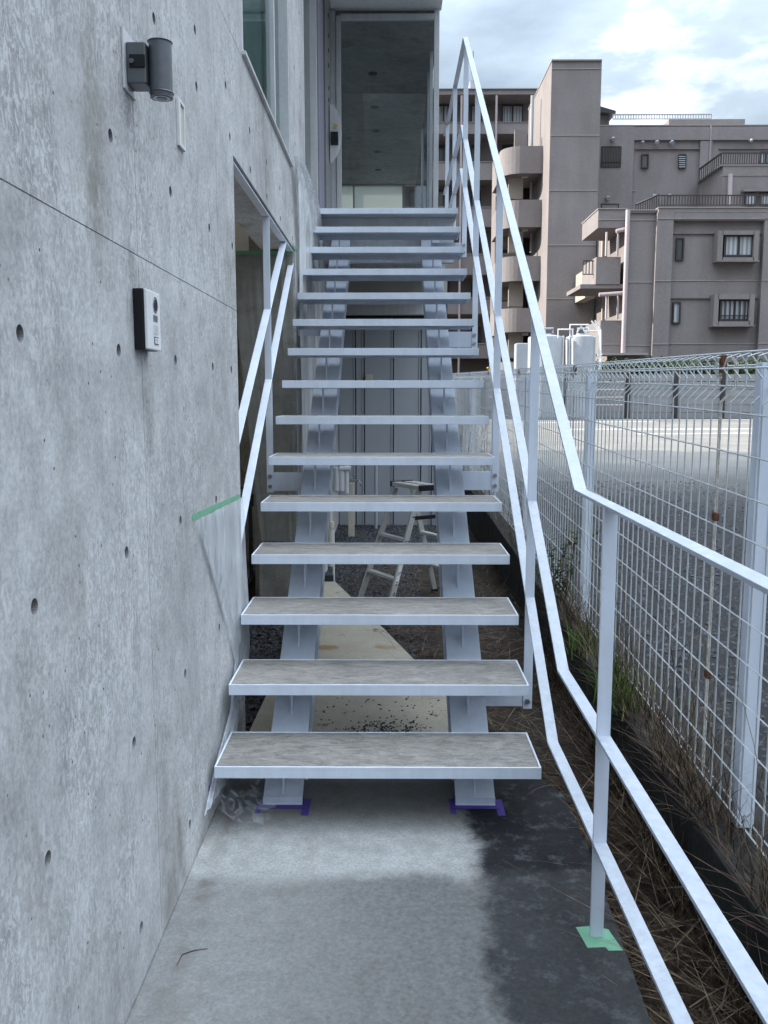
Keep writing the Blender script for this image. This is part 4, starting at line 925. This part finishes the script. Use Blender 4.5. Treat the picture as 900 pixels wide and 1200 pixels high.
# ================================================================== APARTMENT BLOCK
ap = thing('apartment_building', (at(700, 0, 42).x, 42, 0), 'brown-grey stepped apartment block with a windowless tower, round stair balconies and roof railings', 'building')
def BX(px0, px1, py0, py1, Y_, dep, mat, name, parent=ap, bevel=0, ref=None):
    """box whose front face stands at row Y_ and measures px0..px1, py0..py1 in the photo; dep deep"""
    a_, c_ = at(px0, py1, Y_), at(px1, py0, Y_)
    if ref is None: ref = (py0+min(py1, 400))/2
    a_.x = at(px0, ref, Y_).x; c_.x = at(px1, ref, Y_).x
    b = MB(); b.box(a_.x, c_.x, Y_, Y_+dep, a_.z, c_.z); return b.build(name, mat if not isinstance(mat, str) else M[mat], parent, bevel=bevel)
T = 'stucco'
# tower
BX(645, 703, 70, 520, 42, 7.2, T, 'tower', ref=150)
for py in (80.5, 158.5, 223, 287, 350): BX(645, 703, py-.6, py+.6, 41.97, .03, 'band', 'joint_line', ref=150)
BX(644.7, 703.3, 69.3, 70.8, 41.9, 7.4, 'band', 'coping', ref=150)
# main wing behind
BX(690, 1010, 147, 520, 45, 8, T, 'main_wing')
BX(690, 1010, 145.6, 147.4, 44.93, 8, 'band', 'coping')
BX(697, 1010, 157.6, 158.8, 44.96, .04, 'band', 'joint_line'); BX(697, 745, 223, 224.2, 44.96, .04, 'band', 'joint_line')
BX(784, 873, 139.5, 146, 48, 4, T, 'penthouse')
def railing(px0, px1, py0, py1, Y_, mat, n_, name='railing', ends=True):
    a_, c_ = at(px0, py1, Y_), at(px1, py0, Y_); r_ = MB(); t_ = .03
    r_.box(a_.x, c_.x, Y_-t_, Y_+t_, c_.z-.05, c_.z); r_.box(a_.x, c_.x, Y_-.02, Y_+.02, a_.z, a_.z+.04)
    o = r_.build(name, M[mat], ap); q_ = MB()
    for k in range(n_+1): x = a_.x+(c_.x-a_.x)*k/n_; q_.box(x-.018, x+.018, Y_-.015, Y_+.015, a_.z+.04, c_.z-.05)
    q_.build('bars', M[mat], o, kind='stuff'); return o
railing(718, 834, 133.5, 140, 46, 'railing_lt', 38)
# roof hut behind tower
BX(700, 714, 133, 147, 47, 2, 'stucco_dk', 'roof_hut'); a_ = at(700, 126, 46.8); c_ = at(720, 133, 46.8)
b = MB(); b.prism([(a_.x, a_.z), (c_.x, c_.z+.05), (c_.x, c_.z-.08), (a_.x, c_.z-.02)], 1, 46.5, 50); b.build('hut_roof', M['railing'], ap)
def win(px0, px1, py0, py1, Y_, fr='railing', bars=0, curt=None, split=0, name='window', parent=ap, wd=.06):
    a_, c_ = at(px0, py1, Y_), at(px1, py0, Y_); f_ = MB(); d = .10
    f_.box(a_.x, c_.x, Y_-d, Y_+.02, a_.z, a_.z+wd); f_.box(a_.x, c_.x, Y_-d, Y_+.02, c_.z-wd, c_.z); f_.box(a_.x, a_.x+wd, Y_-d, Y_+.02, a_.z+wd, c_.z-wd); f_.box(c_.x-wd, c_.x, Y_-d, Y_+.02, a_.z+wd, c_.z-wd)
    for k in range(split): x = a_.x+(c_.x-a_.x)*(k+1)/(split+1); f_.box(x-.04, x+.04, Y_-d, Y_+.0, a_.z+wd, c_.z-wd)
    for k in range(bars): x = a_.x+(c_.x-a_.x)*(k+1)/(bars+1); f_.box(x-.022, x+.022, Y_-d-.03, Y_-d+.01, a_.z, c_.z)
    if bars: f_.box(a_.x, c_.x, Y_-d-.03, Y_-d+.01, a_.z+(c_.z-a_.z)*.22, a_.z+(c_.z-a_.z)*.22+.04)
    o = f_.build(name, M[fr], parent)
    g_ = MB(); g_.box(a_.x+wd, c_.x-wd, Y_-.03, Y_-.02, a_.z+wd, c_.z-wd); g_.build('pane', M[curt or 'farglass'], o)
    return o
M['far_curtain'] = None
n = NM('window_with_curtain'); X, Y, Z = n.xyz(); wv = n.N('ShaderNodeTexWave'); wv.inputs['Scale'].default_value = 1.6; wv.inputs['Distortion'].default_value = 1.5; n.L(n.scale((1, 0, 0)), wv.inputs[0])
M['far_curtain'] = n.fin(n.ramp(wv.outputs['Fac'], [(.2, (.22, .24, .26)), (.8, (.42, .45, .47))]), .15, .5)
# barred opening of the main wing, small windows, vents
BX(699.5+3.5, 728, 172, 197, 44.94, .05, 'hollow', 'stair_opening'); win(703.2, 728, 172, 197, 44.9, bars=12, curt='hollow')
win(703.2, 725, 239, 256, 44.9, curt='hollow')
# recessed field with a beam over it: raised margins round the field
BX(697, 742, 148, 520, 44.82, .15, T, 'raised_margin', ref=200); BX(742.05, 1010, 148, 164, 44.82, .15, T, 'raised_margin', ref=200)
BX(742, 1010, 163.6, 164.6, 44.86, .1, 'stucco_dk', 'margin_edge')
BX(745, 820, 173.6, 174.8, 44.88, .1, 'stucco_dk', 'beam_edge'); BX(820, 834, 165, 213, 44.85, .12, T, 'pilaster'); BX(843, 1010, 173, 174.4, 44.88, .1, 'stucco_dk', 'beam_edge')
BX(831.6, 833, 147, 205, 44.78, .03, 'band', 'joint_line')
win(751, 760, 181, 197.5, 44.95); win(794.5, 804, 181, 197.5, 44.95)
def slats(px0, px1, py0, py1, Y_):
    q_ = MB(); k_ = 6
    for k in range(k_): a_, c_ = at(px0, py1-(py1-py0)*k/k_-.5, Y_), at(px1, py1-(py1-py0)*(k+.55)/k_, Y_); q_.box(a_.x, c_.x, Y_-.02, Y_+.02, a_.z, c_.z)
    q_.build('louvre', M['siding'], ap)
slats(795.5, 803, 182, 196.5, 44.84)
for (px, py, r_) in ((718, 163, .10), (712, 232, .10), (753, 166.5, .06), (769.5, 167, .10), (787, 167, .10), (880, 164.5, .07), (766, 230, .10), (784, 230, .10)):
    a_ = at(px, py, 44.7); MB().tube([(a_.x, 44.83, a_.z), (a_.x, 44.62, a_.z), (a_.x, 44.55, a_.z-.06)], r_, 12).build('vent_cap', M['tank'], ap, smooth=True)
# terrace block upper right
BX(845, 1010, 193.5, 300, 41.5, 3.4, T, 'terrace_block'); BX(845, 1010, 192.5, 194, 41.45, 3.4, 'band', 'coping'); BX(845, 1010, 204.8, 205.8, 41.46, .04, 'band', 'joint_line')
railing(845, 1010, 178.5, 193, 41.6, 'railing', 60); win(889, 905, 178, 193, 43.5, split=1, curt='far_curtain')
BX(871, 910, 221.5, 224, 41.2, .4, T, 'ledge'); win(872, 887, 227, 241, 41.4, curt='far_curtain'); win(890, 925, 227, 241, 41.4, split=1, curt='far_curtain')
a_ = at(856, 204, 41.3); c_ = at(855, 240, 41.3); MB().tube([a_, c_], .11, 8).build('drain_pipe', M['pipe'], ap, smooth=True)
# dark sloping railing of the terrace steps
for (p_, q_, n_) in (((845, 180), (820, 198), 10), ((772, 228), (745, 240), 10)):
    a_, c_ = at(*p_, 41.7), at(*q_, 43.6 if p_[1] < 200 else 38.6); k_ = MB(); k_.bar(a_, c_, .07, .07); 
    for i in range(n_+1): v = a_.lerp(c_, i/n_); k_.bar(v, v-Vector((0, 0, .75)), .035, .035)
    k_.build('sloping_railing', M['railing'], ap)
railing(772, 1010, 228, 241, 38.0, 'railing', 70)
# front block
FY = 36.0
BX(736, 1010, 249, 520, FY, 8.8, T, 'front_block', ref=320); BX(769, 1010, 243.5, 249.2, FY-.3, 1.2, T, 'parapet', ref=320); BX(736, 769, 246.5, 249.2, FY-.1, .6, T, 'parapet', ref=320)
BX(768.5, 1010, 242.3, 243.7, FY-.34, 1.3, 'band', 'coping', ref=320); BX(735.5, 768.6, 245.4, 246.6, FY-.14, .7, 'band', 'coping', ref=320)
BX(768, 787, 249.2, 520, FY-.3, .32, T, 'pilaster', ref=320); BX(787.2, 1010, 249.2, 258, FY-.3, .32, T, 'raised_margin', ref=320); BX(893, 1010, 258.2, 520, FY-.3, .32, T, 'pilaster', ref=320)
BX(787.2, 893, 257.8, 259, FY-.26, .3, 'stucco_dk', 'margin_edge', ref=320); BX(787.2, 893, 272.6, 274.0, FY-.1, .12, 'stucco_dk', 'beam_edge', ref=320); BX(787.2, 893, 348.4, 349.8, FY-.1, .12, 'stucco_dk', 'beam_edge', ref=320)
for py in (255.6, 328.5, 402.5):
    BX(768, 787, py, py+1.1, FY-.33, .03, 'band', 'joint_line', ref=320); BX(736, 767.5, py+1.6, py+2.7, FY-.03, .03, 'band', 'joint_line', ref=320); BX(893, 1010, py-.8, py+.3, FY-.33, .03, 'band', 'joint_line', ref=320)
    if py > 300: BX(787.3, 892.7, py-.3, py+.8, FY-.03, .03, 'band', 'joint_line', ref=320)
    else: BX(787.2, 893, py-.2, py+.9, FY-.33, .03, 'band', 'joint_line', ref=320)
win(791, 801.5, 279, 305.5, FY-.01, curt='farglass'); win(787, 797.5, 354, 379.5, FY-.01, curt='far_curtain')
for (q0, q1, r0, r1, g0, g1, h0_, h1_, br_) in ((841, 889.5, 270, 305, 847, 883.5, 275, 301.5, 0), (836.5, 884, 344.5, 381, 842, 878.5, 350.5, 376.5, 5)):
    wd_ = (q1-q0); BX(q0, g0, r0, r1, FY-.55, .55, T, 'window_surround'); BX(g1, q1, r0, r1, FY-.55, .55, T, 'window_surround'); BX(g0, g1, r0, h0_, FY-.55, .55, T, 'window_surround'); BX(g0, g1, h1_, r1, FY-.55, .55, T, 'window_surround')
    BX(q0-.8, q1+.8, r1, r1+1.6, FY-.6, .62, T, 'window_ledge'); win(g0, g1, h0_, h1_, FY-.30, split=1, bars=br_, curt='far_curtain', wd=.09)
# side balconies of the front block
BX(701, 735.5, 245, 267, 36.3, 3.2, T, 'balcony'); BX(700.7, 735.5, 243.9, 245.1, 36.25, 3.3, 'band', 'coping'); BX(701, 735.5, 256.8, 257.8, 36.27, .03, 'band', 'joint_line')
BX(698.5, 727, 301, 333, 36.3, 2.8, T, 'balcony'); BX(680, 735, 333, 338, 36.35, 3, T, 'balcony_floor')
BX(686, 698, 315, 349, 39.6, 2.6, 'stucco_lt', 'balcony')
BX(703.5, 735, 375.5, 414, 36.3, 3.0, T, 'balcony'); BX(703.5, 735, 402.8, 403.8, 36.27, .03, 'band', 'joint_line')
for (p0_, p1_, r0, r1) in ((712, 724, 285, 300), (712, 724, 359, 375)):
    BX(706, 735, r0-18, r1+1, 39.9, .2, 'stucco_lt', 'balcony_wall'); win(p0_, p1_, r0, r1, 39.85, split=0)
railing(683, 698, 305, 322, 36.8, 'railing', 4)
for py in (345.5, 271): 
    a_, c_ = at(702 if py > 300 else 722, py, 36.1), at(732, py-2, 36.1); MB().tube([a_, c_], .09, 8).build('branch_pipe', M['pipe'], ap)
a_, c_ = at(736, 246, 35.8), at(728.5, 414, 35.8); c_.x = a_.x; MB().tube([a_, c_], .10, 10).build('drain_pipe', M['pipe'], ap, smooth=True)
for px in (724.5, 711): 
    for r0, r1 in ((272, 300), (346, 374)):
        a_, c_ = at(px, r0, 36.2), at(px, r1, 36.2); c_.x = a_.x; MB().tube([a_, c_], .05, 6).build('drain_pipe', M['pipe'], ap)
BX(706, 760, 413.5, 416, 35.5, 1.0, 'band', 'ledge')
# left wing
LYY = 57.0
BX(455, 640, 104, 111, LYY-1.9, 9, T, 'roof_slab'); BX(455, 632, 103, 104.4, LYY-2.0, 9.2, 'railing_lt', 'roof_edge')
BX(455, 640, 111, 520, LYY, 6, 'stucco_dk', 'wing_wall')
lv = [(143.5, 157), (190, 211), (243, 266), (298, 322), (349, 368), (403, 420)]
for k, (r0, r1) in enumerate(lv):
    BX(455, 640, r0, r1, LYY-1.8, .2, T, 'balcony_parapet'); BX(455, 640, r1-2.0, r1+.6, LYY-1.59, 1.6, T, 'balcony_floor'); BX(455, 640, r0-.9, r0+.1, LYY-1.85, .3, 'band', 'coping')
    wt_, wb_ = (r0-20, r0+1)
    for (p0_, p1_) in ((513, 526), (552, 563), (588, 613), (480, 500)):
        win(p0_, p1_, wt_, wb_, LYY-.05, split=1, curt='far_curtain' if k == 0 else 'farglass')
for px in (541, 582): a_, c_ = at(px, 112, LYY-1.95), at(px, 500, LYY-1.95); c_.x = a_.x; MB().tube([a_, c_], .07, 6).build('drain_pipe', M['pipe'], ap)
BX(551, 559, 94, 104, LYY, 2, 'siding', 'roof_unit'); a_, c_ = at(554.5, 60, LYY+1), at(554.5, 95, LYY+1); MB().tube([a_, c_], .025, 5).build('antenna', M['railing'], ap)
# round stair balconies between left wing and tower
SY = 44.0
X0, X1 = at(592, 0, SY).x, at(642.5, 0, SY).x
for k, (r0, r1) in enumerate(((171, 203), (234, 266), (300, 329), (361, 389), (424, 450))):
    z0_, z1_ = at(600, r1, SY).z, at(600, r0, SY).z
    pts = [(X1, SY), (X0+1.1, SY)]+[(X0+1.1-1.1*math.sin(t*math.pi/2/8), SY+1.1-1.1*math.cos(t*math.pi/2/8)) for t in range(1, 9)]+[(X0, SY+4.5), (X0+.2, SY+4.5)]
    pts += [(X0+.2, SY+1.2)]+[(X0+1.15-.95*math.sin(t*math.pi/2/8), SY+1.15-.95*math.cos(t*math.pi/2/8)) for t in range(8, 0, -1)]+[(X1, SY+.2)]
    b = MB(); b.prism(pts[::-1], 2, z0_, z1_); b.build('stair_parapet', M[T], ap)
    b = MB(); b.prism([(X1, SY+.21), (X0+1.2, SY+.21), (X0+.25, SY+1.2), (X0+.25, SY+4.5), (X1, SY+4.5)][::-1], 2, z0_+.05, z0_+.3); b.build('stair_floor', M[T], ap)
    # half-landing behind and lower left
    BX(584, 606, r0+25, r1+22, SY+3.2, 1.2, T, 'half_landing')
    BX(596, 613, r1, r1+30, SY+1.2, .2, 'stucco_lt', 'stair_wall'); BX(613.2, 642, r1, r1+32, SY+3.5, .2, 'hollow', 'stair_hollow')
    a_, c_ = at(623, r1+2, SY+2), at(623, r1+30, SY+2); c_.x = a_.x; MB().tube([a_, c_], .08, 6).build('drain_pipe', M['pipe'], ap)
    BX(612, 619, r1+1, r1+4, SY+.9, .3, 'alu', 'stair_lamp')
BX(603, 618, 152, 175, SY+.5, .2, T, 'stair_fin'); BX(580, 584, 180, 520, SY+4.5, 2, 'stucco_dk', 'rear_column')
a_, c_ = at(624, 112, SY+1), at(624, 172, SY+1); c_.x = a_.x; MB().tube([a_, c_], .09, 8).build('drain_pipe', M['tank'], ap)
